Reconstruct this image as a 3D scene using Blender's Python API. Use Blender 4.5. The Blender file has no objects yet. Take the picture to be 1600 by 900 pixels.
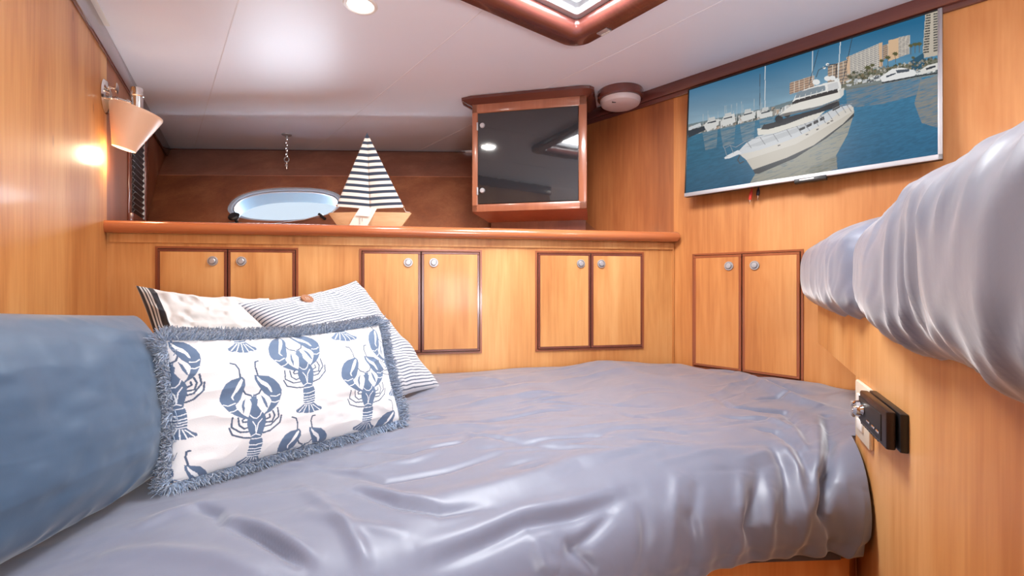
import bpy, bmesh, math, random
import numpy as np
from mathutils import Vector, Matrix, Euler
random.seed(7); rng = np.random.default_rng(7)
D = bpy.data; COL = bpy.context.scene.collection
SC = bpy.context.scene
PI = math.pi

# ------------------------------------------------------------------ camera
F = 727.0; HZ = 440.0; CZ = 1.10          # focal length (px at 1600 wide), horizon row, eye height
cam_d = D.cameras.new('camera'); cam = D.objects.new('camera', cam_d); COL.objects.link(cam)
cam.location = (0, 0, CZ); cam.rotation_euler = (PI/2, 0, 0)
cam_d.sensor_width = 36; cam_d.lens = 36*F/1600; cam_d.shift_y = (HZ-450)/1600
cam_d.clip_start = 0.02
SC.camera = cam
SC.view_settings.view_transform = 'Standard'; SC.view_settings.look = 'None'
SC.view_settings.gamma = 1; SC.view_settings.use_curve_mapping = False
SC.view_settings.exposure = -0.14

# ------------------------------------------------------------------ sky
world = D.worlds.new('sky'); SC.world = world; world.use_nodes = True
bgn = world.node_tree.nodes['Background']
bgn.inputs[0].default_value = (0.70, 0.82, 0.95, 1); bgn.inputs[1].default_value = 1.15

# sunlight thrown up by the water outside; it only gets in through the leaning portlight
sun_d = D.lights.new('water_glitter', 'SUN'); sun_d.energy = 60; sun_d.angle = math.radians(165); sun_d.color = (.74, .87, 1.0)
sun = D.objects.new('water_glitter', sun_d); COL.objects.link(sun); sun.rotation_euler = Vector((.04, -.52, .85)).to_track_quat('-Z', 'Y').to_euler()
ZC = 1.91                                  # ceiling height
def area(name, loc, size, power, color, rot=(0, 0, 0), sizey=None, shape='SQUARE'):
    l = D.lights.new(name, 'AREA'); l.energy = power; l.color = color; l.shape = shape; l.size = size
    if sizey: l.shape = 'RECTANGLE' if shape == 'SQUARE' else shape; l.size_y = sizey
    o = D.objects.new(name, l); COL.objects.link(o); o.location = loc; o.rotation_euler = rot
    return o
# added soft fill lamp behind the viewer; no opening stands there
area('rear_fill', (0.40, -1.45, 1.2), 1.2, 9, (0.90, 0.95, 1.0), (PI/2, 0, 0.0), 1.2)
# added fill lamp behind the viewer, aimed up to brighten the headliner
area('upward_fill', (0.45, -.75, 1.0), .5, 34, (0.90, 0.95, 1.0), (PI+math.radians(-36), 0, 0.0), .5)
# soft daylight falling through the overhead hatch (lamp sits in the hatch well, under the acrylic)
HATCH_LIGHT = 26
CEIL_LAMPS = [(-0.444, 1.363), (0.95, 0.55), (-0.15, -0.1), (1.3, -0.3), (-0.2, -0.9)]  # first lamp is in view; the others are added unseen to light the cabin
LAMP_W = 3.4

# ------------------------------------------------------------------ helpers
def s2l(c):
    c = np.asarray(c, float)/255.0
    return np.where(c <= .04045, c/12.92, ((c+.055)/1.055)**2.4)
def L(r, g, b): return tuple(s2l((r, g, b)))+(1.0,)

def tag(o, label=None, cat=None, group=None, kind=None):
    if label: o['label'] = label
    if cat: o['category'] = cat
    if group: o['group'] = group
    if kind: o['kind'] = kind
    return o
def mesh_obj(name, verts, faces, mat=None, parent=None, smooth=False, mats=None, fmi=None):
    me = D.meshes.new(name); me.from_pydata([tuple(v) for v in verts], [], [tuple(f) for f in faces]); me.update()
    for m in (mats or ([mat] if mat else [])): me.materials.append(m)
    if fmi is not None: me.polygons.foreach_set('material_index', np.asarray(fmi, dtype=np.int32))
    if smooth: me.polygons.foreach_set('use_smooth', [True]*len(me.polygons))
    o = D.objects.new(name, me); COL.objects.link(o)
    if parent: o.parent = parent
    return o
def bm_obj(name, bm, mat=None, parent=None, smooth=False, loc=None, rot=None):
    bmesh.ops.recalc_face_normals(bm, faces=bm.faces)
    me = D.meshes.new(name); bm.to_mesh(me); bm.free()
    if mat: me.materials.append(mat)
    if smooth: 
        me.polygons.foreach_set('use_smooth', [True]*len(me.polygons))
        me.set_sharp_from_angle(angle=math.radians(35))
    o = D.objects.new(name, me); COL.objects.link(o)
    if parent: o.parent = parent
    if loc is not None: o.location = loc
    if rot is not None: o.rotation_euler = rot
    return o
def empty(name, loc=(0, 0, 0), rz=0, label=None, cat=None, group=None, kind=None):
    o = D.objects.new(name, None); COL.objects.link(o); o.location = loc; o.rotation_euler = (0, 0, rz)
    o.empty_display_size = .05
    return tag(o, label, cat, group, kind)
def box(bm, x0, x1, y0, y1, z0, z1, bev=0, seg=2):
    vs = [bm.verts.new((x, y, z)) for x in (x0, x1) for y in (y0, y1) for z in (z0, z1)]
    fs = [bm.faces.new([vs[i] for i in f]) for f in ((0,1,3,2),(4,6,7,5),(0,4,5,1),(2,3,7,6),(0,2,6,4),(1,5,7,3))]
    if bev: bmesh.ops.bevel(bm, geom=list({e for f in fs for e in f.edges}), offset=bev, segments=seg, affect='EDGES', profile=.5)
def bx(name, x0, x1, y0, y1, z0, z1, mat, parent=None, bev=0, seg=2):
    bm = bmesh.new(); box(bm, x0, x1, y0, y1, z0, z1, bev, seg)
    return bm_obj(name, bm, mat, parent, smooth=bev > 0)
def lathe(bm, prof, seg=40, M=None):
    """prof: list of (r, z); axis z"""
    M = M or Matrix.Identity(4); rings = []
    for r, z in prof:
        if r < 1e-6: rings.append([bm.verts.new(M @ Vector((0, 0, z)))])
        else: rings.append([bm.verts.new(M @ Vector((r*math.cos(2*PI*i/seg), r*math.sin(2*PI*i/seg), z))) for i in range(seg)])
    for A, B in zip(rings, rings[1:]):
        for i in range(seg):
            j = (i+1) % seg
            if len(A) == 1 and len(B) == 1: continue
            if len(A) == 1: bm.faces.new((A[0], B[i], B[j]))
            elif len(B) == 1: bm.faces.new((A[i], A[j], B[0]))
            else: bm.faces.new((A[i], A[j], B[j], B[i]))
def tube(bm, pts, r, seg=8, closed=False, caps=True):
    pts = [Vector(p) for p in pts]; n = len(pts); rings = []
    rr = r if hasattr(r, '__len__') else [r]*n
    up = Vector((0, 0, 1)); prev = None
    for i, p in enumerate(pts):
        if closed: t = pts[(i+1) % n]-pts[i-1]
        else: t = pts[min(i+1, n-1)]-pts[max(i-1, 0)]
        t.normalize()
        if prev is None: a = t.cross(up if abs(t.z) < .9 else Vector((1, 0, 0)))
        else: a = prev-t*prev.dot(t)
        a.normalize(); prev = a; b = t.cross(a)
        rings.append([bm.verts.new(p+(a*math.cos(2*PI*k/seg)+b*math.sin(2*PI*k/seg))*rr[i]) for k in range(seg)])
    m = n if closed else n-1
    for i in range(m):
        A, B = rings[i], rings[(i+1) % n]
        for k in range(seg):
            j = (k+1) % seg; bm.faces.new((A[k], A[j], B[j], B[k]))
    if caps and not closed: bm.faces.new(rings[0][::-1]); bm.faces.new(rings[-1])
def prism(bm, poly, z0, z1):
    a = [bm.verts.new((x, y, z0)) for x, y in poly]; b = [bm.verts.new((x, y, z1)) for x, y in poly]
    n = len(poly); bm.faces.new(a[::-1]); bm.faces.new(b)
    for i in range(n): bm.faces.new((a[i], a[(i+1) % n], b[(i+1) % n], b[i]))
def ring_profile(path_fn, prof, name, mat, parent=None):
    """path_fn(inset) -> closed list of (x,y); prof: closed loop of (inset, z)"""
    bm = bmesh.new(); loops = []
    for ins, z in prof: loops.append([bm.verts.new((x, y, z)) for x, y in path_fn(ins)])
    n = len(loops[0]); m = len(loops)
    for i in range(m):
        A, B = loops[i], loops[(i+1) % m]
        for k in range(n): bm.faces.new((A[k], A[(k+1) % n], B[(k+1) % n], B[k]))
    return bm_obj(name, bm, mat, parent, smooth=True)
def rrect(x0, x1, y0, y1, r, seg=8):
    out = []
    for cx, cy, a0 in ((x1-r, y1-r, 0), (x0+r, y1-r, 90), (x0+r, y0+r, 180), (x1-r, y0+r, 270)):
        for i in range(seg+1):
            a = math.radians(a0+90*i/seg); out.append((cx+r*math.cos(a), cy+r*math.sin(a)))
    return out

# smooth lattice noise (numpy)
_T = rng.random((256, 256))*2-1
def vnoise(x, y):
    xi = np.floor(x).astype(int); yi = np.floor(y).astype(int); fx = x-xi; fy = y-yi
    fx = fx*fx*fx*(fx*(fx*6-15)+10); fy = fy*fy*fy*(fy*(fy*6-15)+10)
    g = lambda a, b: _T[a & 255, b & 255]
    return (g(xi, yi)*(1-fx)+g(xi+1, yi)*fx)*(1-fy)+(g(xi, yi+1)*(1-fx)+g(xi+1, yi+1)*fx)*fy
def fbm(x, y, o=4):
    s = 0; a = 1
    for i in range(o): s = s+a*vnoise(x+17.3*i, y+9.1*i); x = x*2.03; y = y*2.03; a *= .5
    return s
def ridged(x, y): return 1-np.abs(vnoise(x, y))*2

class Paint:
    """flat print: colours on a dense grid of points"""
    def __init__(s, U, V, col): s.U = U; s.V = V; s.C = np.tile(s2l(col), (len(U), 1))
    def poly(s, pts, col, a=1.0, fn=None):
        P = np.array(pts, float); U, V = s.U, s.V
        idx = np.nonzero((U >= P[:, 0].min()) & (U <= P[:, 0].max()) & (V >= P[:, 1].min()) & (V <= P[:, 1].max()))[0]
        if not len(idx): return
        u, v = U[idx], V[idx]; ins = np.zeros(len(idx), bool); n = len(P)
        for i in range(n):
            x0, y0 = P[i]; x1, y1 = P[(i+1) % n]
            if y0 == y1: continue
            c = ((y0 > v) != (y1 > v)); ins ^= c & (u < (x1-x0)*(v-y0)/(y1-y0)+x0)
        k = idx[ins]
        if fn is not None: k2 = fn(s.U[k], s.V[k]); s.C[k] = s.C[k]*(1-k2[:, None]*a)+s2l(col)*k2[:, None]*a
        else: s.C[k] = s.C[k]*(1-a)+s2l(col)*a
    def line(s, pts, w, col, a=1.0):
        P = np.array(pts, float); U, V = s.U, s.V
        for (x0, y0), (x1, y1) in zip(P, P[1:]):
            idx = np.nonzero((U >= min(x0, x1)-w) & (U <= max(x0, x1)+w) & (V >= min(y0, y1)-w) & (V <= max(y0, y1)+w))[0]
            if not len(idx): continue
            dx, dy = x1-x0, y1-y0; l2 = dx*dx+dy*dy+1e-12
            t = np.clip(((U[idx]-x0)*dx+(V[idx]-y0)*dy)/l2, 0, 1)
            d = np.hypot(U[idx]-x0-t*dx, V[idx]-y0-t*dy); k = idx[d < w/2]
            s.C[k] = s.C[k]*(1-a)+s2l(col)*a
def set_colors(me, C):
    at_ = me.color_attributes.new('print', 'FLOAT_COLOR', 'POINT')
    buf = np.ones((len(me.vertices), 4), np.float32); buf[:len(C), :3] = C
    at_.data.foreach_set('color', buf.ravel())
def homog(src, dst):
    A = []; b = []
    for (x, y), (u, v) in zip(src, dst):
        A.append([x, y, 1, 0, 0, 0, -u*x, -u*y]); b.append(u)
        A.append([0, 0, 0, x, y, 1, -v*x, -v*y]); b.append(v)
    h = np.linalg.solve(np.array(A, float), np.array(b, float)); H = np.append(h, 1).reshape(3, 3)
    def f(x, y):
        w = H[2, 0]*x+H[2, 1]*y+H[2, 2]
        return (H[0, 0]*x+H[0, 1]*y+H[0, 2])/w, (H[1, 0]*x+H[1, 1]*y+H[1, 2])/w
    return f
def grid_faces(nu, nv, off=0):
    i, j = np.meshgrid(np.arange(nu-1), np.arange(nv-1), indexing='ij')
    a = (i*nv+j+off).ravel()
    return np.stack([a, a+nv, a+nv+1, a+1], 1)
def grid_obj(name, P, nu, nv, mat, parent=None):
    me = D.meshes.new(name); V = np.asarray(P, np.float32).reshape(-1, 3); Fc = grid_faces(nu, nv)
    me.vertices.add(len(V)); me.vertices.foreach_set('co', V.ravel())
    me.loops.add(len(Fc)*4); me.loops.foreach_set('vertex_index', Fc.ravel().astype(np.int32))
    me.polygons.add(len(Fc)); me.polygons.foreach_set('loop_start', np.arange(0, len(Fc)*4, 4, dtype=np.int32))
    me.polygons.foreach_set('use_smooth', np.ones(len(Fc), bool))
    me.update(calc_edges=True); me.validate(); me.materials.append(mat)
    o = D.objects.new(name, me); COL.objects.link(o)
    if parent: o.parent = parent
    return o

# ------------------------------------------------------------------ materials
def new_mat(name):
    m = D.materials.new(name); m.use_nodes = True; nt = m.node_tree
    return m, nt, nt.nodes['Principled BSDF']
def simple(name, col, rough=.5, metal=0, coat=0, emis=None, es=0, sheen=0, trans=0, ior=1.5, spec=.5, bump=None):
    m, nt, b = new_mat(name)
    b.inputs['Base Color'].default_value = col; b.inputs['Roughness'].default_value = rough
    b.inputs['Metallic'].default_value = metal; b.inputs['Coat Weight'].default_value = coat
    b.inputs['Coat Roughness'].default_value = .08; b.inputs['Specular IOR Level'].default_value = spec
    b.inputs['Sheen Weight'].default_value = sheen; b.inputs['Transmission Weight'].default_value = trans
    b.inputs['IOR'].default_value = ior
    if emis: b.inputs['Emission Color'].default_value = emis; b.inputs['Emission Strength'].default_value = es
    # a touch of procedural variation so nothing is dead flat
    tc = nt.nodes.new('ShaderNodeTexCoord'); n = nt.nodes.new('ShaderNodeTexNoise'); n.inputs['Scale'].default_value = bump[0] if bump else 60
    nt.links.new(tc.outputs['Object'], n.inputs['Vector'])
    bp = nt.nodes.new('ShaderNodeBump'); bp.inputs['Strength'].default_value = bump[1] if bump else .02
    bp.inputs['Distance'].default_value = .002
    nt.links.new(n.outputs['Fac'], bp.inputs['Height']); nt.links.new(bp.outputs[0], b.inputs['Normal'])
    return m
def wood(name, c0, c1, c2, dark, rough=.48, coat=.10, grain='Z', scale=1.0, knots=True, contrast=1.0):
    m, nt, b = new_mat(name); N = nt.nodes.new; Lk = nt.links.new
    tc = N('ShaderNodeTexCoord'); info = N('ShaderNodeObjectInfo')
    off = N('ShaderNodeVectorMath'); off.operation = 'SCALE'; Lk(info.outputs['Random'], off.inputs['Scale']); off.inputs[0].default_value = (3.1, 1.7, 5.3)
    ad = N('ShaderNodeVectorMath'); ad.operation = 'ADD'; Lk(tc.outputs['Object'], ad.inputs[0]); Lk(off.outputs[0], ad.inputs[1])
    def mp(sx, sl):
        k = N('ShaderNodeMapping'); v = {'Z': (sx, sx, sl), 'X': (sl, sx, sx)}[grain]
        k.inputs['Scale'].default_value = tuple(a*scale for a in v); Lk(ad.outputs[0], k.inputs['Vector']); return k
    n1 = N('ShaderNodeTexNoise'); n1.inputs['Scale'].default_value = 1; n1.inputs['Detail'].default_value = 5; n1.inputs['Distortion'].default_value = .6
    Lk(mp(5, .9).outputs[0], n1.inputs['Vector'])
    n2 = N('ShaderNodeTexNoise'); n2.inputs['Scale'].default_value = 1; n2.inputs['Detail'].default_value = 4
    Lk(mp(120, 5).outputs[0], n2.inputs['Vector'])
    n3 = N('ShaderNodeTexNoise'); n3.inputs['Scale'].default_value = 1; n3.inputs['Detail'].default_value = 3; n3.inputs['Distortion'].default_value = 1.2
    Lk(mp(22, 2.2).outputs[0], n3.inputs['Vector'])
    r = N('ShaderNodeValToRGB'); e = r.color_ramp.elements
    e[0].position = .5-.22/contrast; e[0].color = c0; e[1].position = .5+.22/contrast; e[1].color = c2
    k = e.new(.5); k.color = c1
    mx = N('ShaderNodeMath'); mx.operation = 'MULTIPLY_ADD'; mx.inputs[1].default_value = .62
    Lk(n1.outputs['Fac'], mx.inputs[0])
    m2 = N('ShaderNodeMath'); m2.operation = 'MULTIPLY_ADD'; m2.inputs[1].default_value = .16
    Lk(n2.outputs['Fac'], m2.inputs[0])
    m3 = N('ShaderNodeMath'); m3.operation = 'MULTIPLY'; m3.inputs[1].default_value = .22; Lk(n3.outputs['Fac'], m3.inputs[0])
    Lk(m3.outputs[0], m2.inputs[2]); Lk(m2.outputs[0], mx.inputs[2]); Lk(mx.outputs[0], r.inputs['Fac'])
    col = r.outputs['Color']
    if knots:
        vo = N('ShaderNodeTexVoronoi'); vo.inputs['Scale'].default_value = 1; vo.inputs['Randomness'].default_value = 1
        Lk(mp(7.5, 3.2).outputs[0], vo.inputs['Vector'])
        rr = N('ShaderNodeValToRGB'); rr.color_ramp.elements[0].position = .025; rr.color_ramp.elements[0].color = (1, 1, 1, 1)
        rr.color_ramp.elements[1].position = .07; rr.color_ramp.elements[1].color = (0, 0, 0, 1)
        Lk(vo.outputs['Distance'], rr.inputs['Fac'])
        ms = N('ShaderNodeMath'); ms.operation = 'MULTIPLY'; ms.inputs[1].default_value = .55; Lk(rr.outputs[0], ms.inputs[0])
        mc = N('ShaderNodeMix'); mc.data_type = 'RGBA'; Lk(ms.outputs[0], mc.inputs[0]); Lk(col, mc.inputs[6]); mc.inputs[7].default_value = dark
        col = mc.outputs[2]
    Lk(col, b.inputs['Base Color']); b.inputs['Roughness'].default_value = rough
    b.inputs['Coat Weight'].default_value = coat; b.inputs['Coat Roughness'].default_value = .12
    bp = N('ShaderNodeBump'); bp.inputs['Strength'].default_value = .05; bp.inputs['Distance'].default_value = .001
    Lk(n2.outputs['Fac'], bp.inputs['Height']); Lk(bp.outputs[0], b.inputs['Normal'])
    return m
M = {}
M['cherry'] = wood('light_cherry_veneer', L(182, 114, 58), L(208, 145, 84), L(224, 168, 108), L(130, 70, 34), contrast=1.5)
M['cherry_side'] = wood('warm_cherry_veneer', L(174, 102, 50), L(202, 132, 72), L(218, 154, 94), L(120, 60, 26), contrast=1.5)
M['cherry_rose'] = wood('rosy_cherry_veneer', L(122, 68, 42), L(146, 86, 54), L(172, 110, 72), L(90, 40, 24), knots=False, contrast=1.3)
M['cherry_shade'] = wood('shaded_cherry_veneer', L(136, 76, 42), L(166, 98, 54), L(190, 122, 70), L(90, 40, 20), knots=False, contrast=1.4)
M['band'] = wood('lit_cherry_veneer', L(140, 84, 62), L(160, 104, 80), L(182, 128, 100), L(90, 40, 24), knots=False, contrast=1.3, rough=.4, coat=.1)  # light caught by the leaning band is put into this paler colour
M['mahog'] = wood('varnished_mahogany', L(80, 42, 38), L(100, 54, 48), L(122, 70, 60), L(60, 20, 12), rough=.22, coat=.7, grain='X', knots=False)
M['mahog_v'] = wood('varnished_mahogany_upright', L(92, 46, 36), L(114, 60, 46), L(138, 78, 58), L(60, 20, 12), rough=.25, coat=.6, knots=False)
M['ledge'] = wood('varnished_ledge_wood', L(160, 84, 48), L(184, 104, 62), L(204, 124, 76), L(110, 45, 20), rough=.2, coat=.8, grain='X', knots=False)
M['door_edge'] = wood('door_edge_wood', L(130, 66, 40), L(152, 82, 50), L(170, 98, 62), L(90, 40, 20), rough=.3, coat=.5, knots=False)
M['dark_gap'] = simple('dark_gap', L(46, 22, 14), .8)
M['vinyl'] = simple('satin_vinyl_ceiling', L(238, 240, 248), .42, spec=.5, coat=.1, bump=(500, .04))
M['vinyl'].node_tree.nodes['Principled BSDF'].inputs['Coat Roughness'].default_value = .33
M['seam'] = simple('ceiling_seam_strip', L(232, 230, 234), .4)
M['chrome'] = simple('polished_chrome', (.75, .74, .72, 1), .12, 1)
M['nickel'] = simple('satin_nickel', (.50, .50, .52, 1), .5, .75)
M['alu'] = simple('anodised_aluminium', L(186, 200, 216), .38, .1)
M['black'] = simple('black_plastic', L(24, 23, 25), .35)
M['black_soft'] = simple('matt_black_plastic', L(30, 28, 30), .5)
M['brown_metal'] = simple('dark_bronze_plastic', L(46, 34, 34), .3, .3)
M['white_plastic'] = simple('white_plastic', L(236, 232, 226), .35)
M['cream_plastic'] = simple('cream_plastic', L(226, 212, 190), .35)
M['dome'] = simple('frosted_dome', L(214, 200, 200), .35)
M['carpet'] = simple('beige_carpet', L(150, 130, 110), .95, bump=(300, .6))
M['smoke_glass'] = simple('smoked_glass', L(36, 39, 43), .03, spec=.9, coat=.4)
M['red_plastic'] = simple('red_plug_plastic', L(214, 62, 48), .35)
M['blue_dark'] = simple('dark_navy_plug_plastic', L(28, 26, 48), .4)
M['paper'] = simple('cream_paper', L(222, 212, 200), .8)
M['paper_w'] = simple('white_paper', L(234, 230, 222), .8)
M['ink'] = simple('grey_ink', L(150, 140, 136), .8)
M['balsa'] = wood('pale_natural_wood', L(186, 142, 100), L(202, 160, 118), L(214, 176, 136), L(140, 95, 60), rough=.6, coat=0, grain='X', scale=3, knots=False)
M['button'] = wood('brown_button_wood', L(120, 76, 50), L(146, 96, 66), L(166, 116, 82), L(60, 40, 20), rough=.5, coat=.2, scale=8, knots=False)
M['string'] = simple('cotton_string', L(214, 206, 196), .9)
def mirror_sky(name, col, es, rough=.4):
    return simple(name, col, rough, emis=col, es=es)
M['hatch_glass'] = simple('daylit_hatch_acrylic', L(200, 204, 208), .12, emis=L(232, 236, 240), es=.95)
_m = M['hatch_glass']; _nt = _m.node_tree; _n = _nt.nodes.new('ShaderNodeTexNoise'); _n.inputs['Scale'].default_value = 9; _n.inputs['Detail'].default_value = 6; _n.inputs['Distortion'].default_value = 1
_r = _nt.nodes.new('ShaderNodeValToRGB'); _r.color_ramp.elements[0].position = .35; _r.color_ramp.elements[0].color = L(206, 210, 214); _r.color_ramp.elements[1].position = .6; _r.color_ramp.elements[1].color = L(240, 243, 246)
_nt.links.new(_n.outputs['Fac'], _r.inputs[0]); _nt.links.new(_r.outputs[0], _nt.nodes['Principled BSDF'].inputs['Emission Color'])
M['lamp_on'] = simple('lit_lamp_lens', (1, 1, 1, 1), .3, emis=(1, .985, .95, 1), es=7)
M['bulb'] = simple('lit_bulb', (1, 1, 1, 1), .3, emis=(1, .86, .6, 1), es=3)

# satin fabric
def satin(name, col, rough=.42, sheen=.5, bumps=.25, aniso=0, spec=.5, wr=14):
    m, nt, b = new_mat(name); N = nt.nodes.new; Lk = nt.links.new
    b.inputs['Base Color'].default_value = col; b.inputs['Roughness'].default_value = rough
    b.inputs['Sheen Weight'].default_value = sheen; b.inputs['Sheen Roughness'].default_value = .4
    b.inputs['Specular IOR Level'].default_value = spec
    tc = N('ShaderNodeTexCoord'); n = N('ShaderNodeTexNoise'); n.inputs['Scale'].default_value = wr; n.inputs['Detail'].default_value = 5; n.inputs['Distortion'].default_value = .8
    Lk(tc.outputs['Object'], n.inputs['Vector'])
    n2 = N('ShaderNodeTexNoise'); n2.inputs['Scale'].default_value = 1400; Lk(tc.outputs['Object'], n2.inputs['Vector'])
    bp = N('ShaderNodeBump'); bp.inputs['Strength'].default_value = bumps; bp.inputs['Distance'].default_value = .004
    Lk(n.outputs['Fac'], bp.inputs['Height'])
    b2 = N('ShaderNodeBump'); b2.inputs['Strength'].default_value = .06; b2.inputs['Distance'].default_value = .0005
    Lk(n2.outputs['Fac'], b2.inputs['Height']); Lk(bp.outputs[0], b2.inputs['Normal']); Lk(b2.outputs[0], b.inputs['Normal'])
    return m
M['duvet'] = satin('grey_satin_duvet', L(108, 112, 130), .44, .6, .2, spec=.55, wr=9)
M['blue_satin'] = satin('slate_blue_satin', L(62, 84, 108), .5, .3, .3, wr=7)
M['mattress'] = satin('charcoal_mattress_cover', L(84, 84, 98), .7, .2, .1)
def printed(name, rough=.85, sheen=.2, weave=500):
    m, nt, b = new_mat(name); N = nt.nodes.new; Lk = nt.links.new
    a = N('ShaderNodeAttribute'); a.attribute_name = 'print'; Lk(a.outputs['Color'], b.inputs['Base Color'])
    b.inputs['Roughness'].default_value = rough; b.inputs['Sheen Weight'].default_value = sheen
    b.inputs['Specular IOR Level'].default_value = .2
    tc = N('ShaderNodeTexCoord'); n = N('ShaderNodeTexNoise'); n.inputs['Scale'].default_value = weave; n.inputs['Detail'].default_value = 3
    k = N('ShaderNodeMapping'); k.inputs['Scale'].default_value = (1, 1, 3); Lk(tc.outputs['Object'], k.inputs[0]); Lk(k.outputs[0], n.inputs['Vector'])
    bp = N('ShaderNodeBump'); bp.inputs['Strength'].default_value = .25; bp.inputs['Distance'].default_value = .001
    Lk(n.outputs['Fac'], bp.inputs['Height']); Lk(bp.outputs[0], b.inputs['Normal'])
    return m
M['printed'] = printed('printed_linen')
m, nt, b = new_mat('lit_screen')
a = nt.nodes.new('ShaderNodeAttribute'); a.attribute_name = 'print'
b.inputs['Base Color'].default_value = (.01, .01, .012, 1); b.inputs['Roughness'].default_value = .3; b.inputs['Specular IOR Level'].default_value = .08
nt.links.new(a.outputs['Color'], b.inputs['Emission Color']); b.inputs['Emission Strength'].default_value = 1.12
M['screen'] = m

# ------------------------------------------------------------------ wall frames: local x along wall (as seen), y into wall, z up
class Wall:
    def __init__(s, p, d):
        l = math.hypot(*d); s.p = p; s.d = (d[0]/l, d[1]/l); s.rz = math.atan2(s.d[1], s.d[0]); s.n = (-s.d[1], s.d[0])
        s.M = Matrix.Translation((p[0], p[1], 0)) @ Matrix.Rotation(s.rz, 4, 'Z')
    def t(s, px, off=0):
        k = (px-800)/F; X0 = s.p[0]+s.n[0]*off; Y0 = s.p[1]+s.n[1]*off
        return (k*Y0-X0)/(s.d[0]-k*s.d[1])
    def w(s, t, y=0, z=0): return s.M @ Vector((t, y, z))
    def z(s, px, py, off=0):
        t = s.t(px, off); return CZ+(HZ-py)/F*s.w(t, off).y
WB = Wall((-1.338, 1.536), (.984, .179))
WR = Wall((.662, 1.9), (.676, -.737))
WL = Wall((-1.338, 1.536), (-.502, .865))
WP = Wall((.713, .96), (-.423, -.906))
LB = 2.03

# ================================================================== SETTING
ROOM = [(-.52, .13), (-1.338, 1.536), (-2.09, 2.845), (-.30, 2.92), (.662, 1.9), (2.59, -.2), (1.9, -1.6), (-1.1, -1.4)]
def struct(o): o['kind'] = 'structure'; return o
bm = bmesh.new(); prism(bm, [(-3, -2), (3, -2), (3, 4), (-3, 4)], -.05, 0); struct(bm_obj('floor', bm, M['carpet']))
def wallbox(name, W, t0, t1, z0, z1, mat, th=.03, parent=None):
    e = bx(name, t0, t1, 0, th, z0, z1, mat, parent)
    if parent is None: e.matrix_world = W.M; struct(e)
    return e
wall_left = wallbox('wall_left', WL, -1.66, 0.0, 0, ZC, M['cherry'])
# recess side of the left wall around the louvre
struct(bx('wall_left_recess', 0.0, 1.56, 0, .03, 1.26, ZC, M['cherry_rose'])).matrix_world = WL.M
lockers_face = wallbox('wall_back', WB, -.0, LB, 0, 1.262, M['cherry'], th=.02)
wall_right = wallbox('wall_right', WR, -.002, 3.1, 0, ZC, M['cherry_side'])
wallbox('wall_right_recess', WR, -1.35, -.002, 0, ZC, M['cherry_shade'])  # recess end of the right wall; its shade is put into the wood colour
WQ = Wall((-1.1, -1.4), (.58, 1.53)); wallbox('wall_aft_left', WQ, -.02, 1.64, 0, ZC, M['cherry'])
WQ = Wall((1.9, -1.6), (-3.0, .2)); wallbox('wall_aft', WQ, 0, 3.0, 0, ZC, M['cherry'])
WQ = Wall((2.59, -.2), (-.69, -1.4)); wallbox('wall_aft_right', WQ, 0, 1.56, 0, ZC, M['cherry'])

# ceiling in strips (q across the boat, r along it), with the hatch cut out
QX = Vector((.7923, .6101, 0)); RX = Vector((-.6101, .7923, 0))
def qr(q, r, z=0): v = QX*q+RX*r; return Vector((v.x, v.y, z))
CM = Matrix(((QX.x, RX.x, 0, 0), (QX.y, RX.y, 0, 0), (0, 0, 1, 0), (0, 0, 0, 1)))
HQ0, HQ1, HR0, HR1 = .541, 1.141, .521, 1.121
ceil = empty('ceiling', (0, 0, ZC)); ceil.rotation_euler = (0, 0, math.atan2(QX.y, QX.x)); struct(ceil)
gap = .0022
def cpanel(q0, q1, rects):
    bm = bmesh.new()
    for a, b_, c, d in rects: box(bm, a, b_, c, d, 0, .02)
    bm_obj('ceiling_panel', bm, M['vinyl'], ceil)
seams = [-2.6, -.96, -.38, .194, .778, 1.30, 1.87, 2.7]
for q0, q1 in zip(seams, seams[1:]):
    a, b_ = q0+gap/2, q1-gap/2
    h0, h1 = HQ0+.04, HQ1-.04
    if a < h1 and b_ > h0:
        rects = [(a, b_, -2.6, HR0+.04), (a, b_, HR1-.04, 4.0)]
        if a < h0: rects.append((a, h0, HR0+.04, HR1-.04))
        if b_ > h1: rects.append((h1, b_, HR0+.04, HR1-.04))
        cpanel(a, b_, rects)
    else: cpanel(a, b_, [(a, b_, -2.6, 4.0)])
bm = bmesh.new()
for s_ in seams[1:-1]:
    if HQ0 < s_ < HQ1: box(bm, s_-.0016, s_+.0016, -2.6, HR0, -.0012, .008); box(bm, s_-.0016, s_+.0016, HR1, 4.0, -.0012, .008)
    else: box(bm, s_-.0016, s_+.0016, -2.6, 4.0, -.0012, .008)
bm_obj('seam_strip', bm, M['seam'], ceil)
# deck above, with an opening for the hatch
bm = bmesh.new()
for r_ in ((-2.7, HQ0+.02, -2.7, 4.2), (HQ1-.02, 3, -2.7, 4.2), (HQ0+.02, HQ1-.02, -2.7, HR0+.02), (HQ0+.02, HQ1-.02, HR1-.02, 4.2)): box(bm, *r_, .03, .06)
bm_obj('deck_above', bm, M['white_plastic'], ceil)

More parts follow.
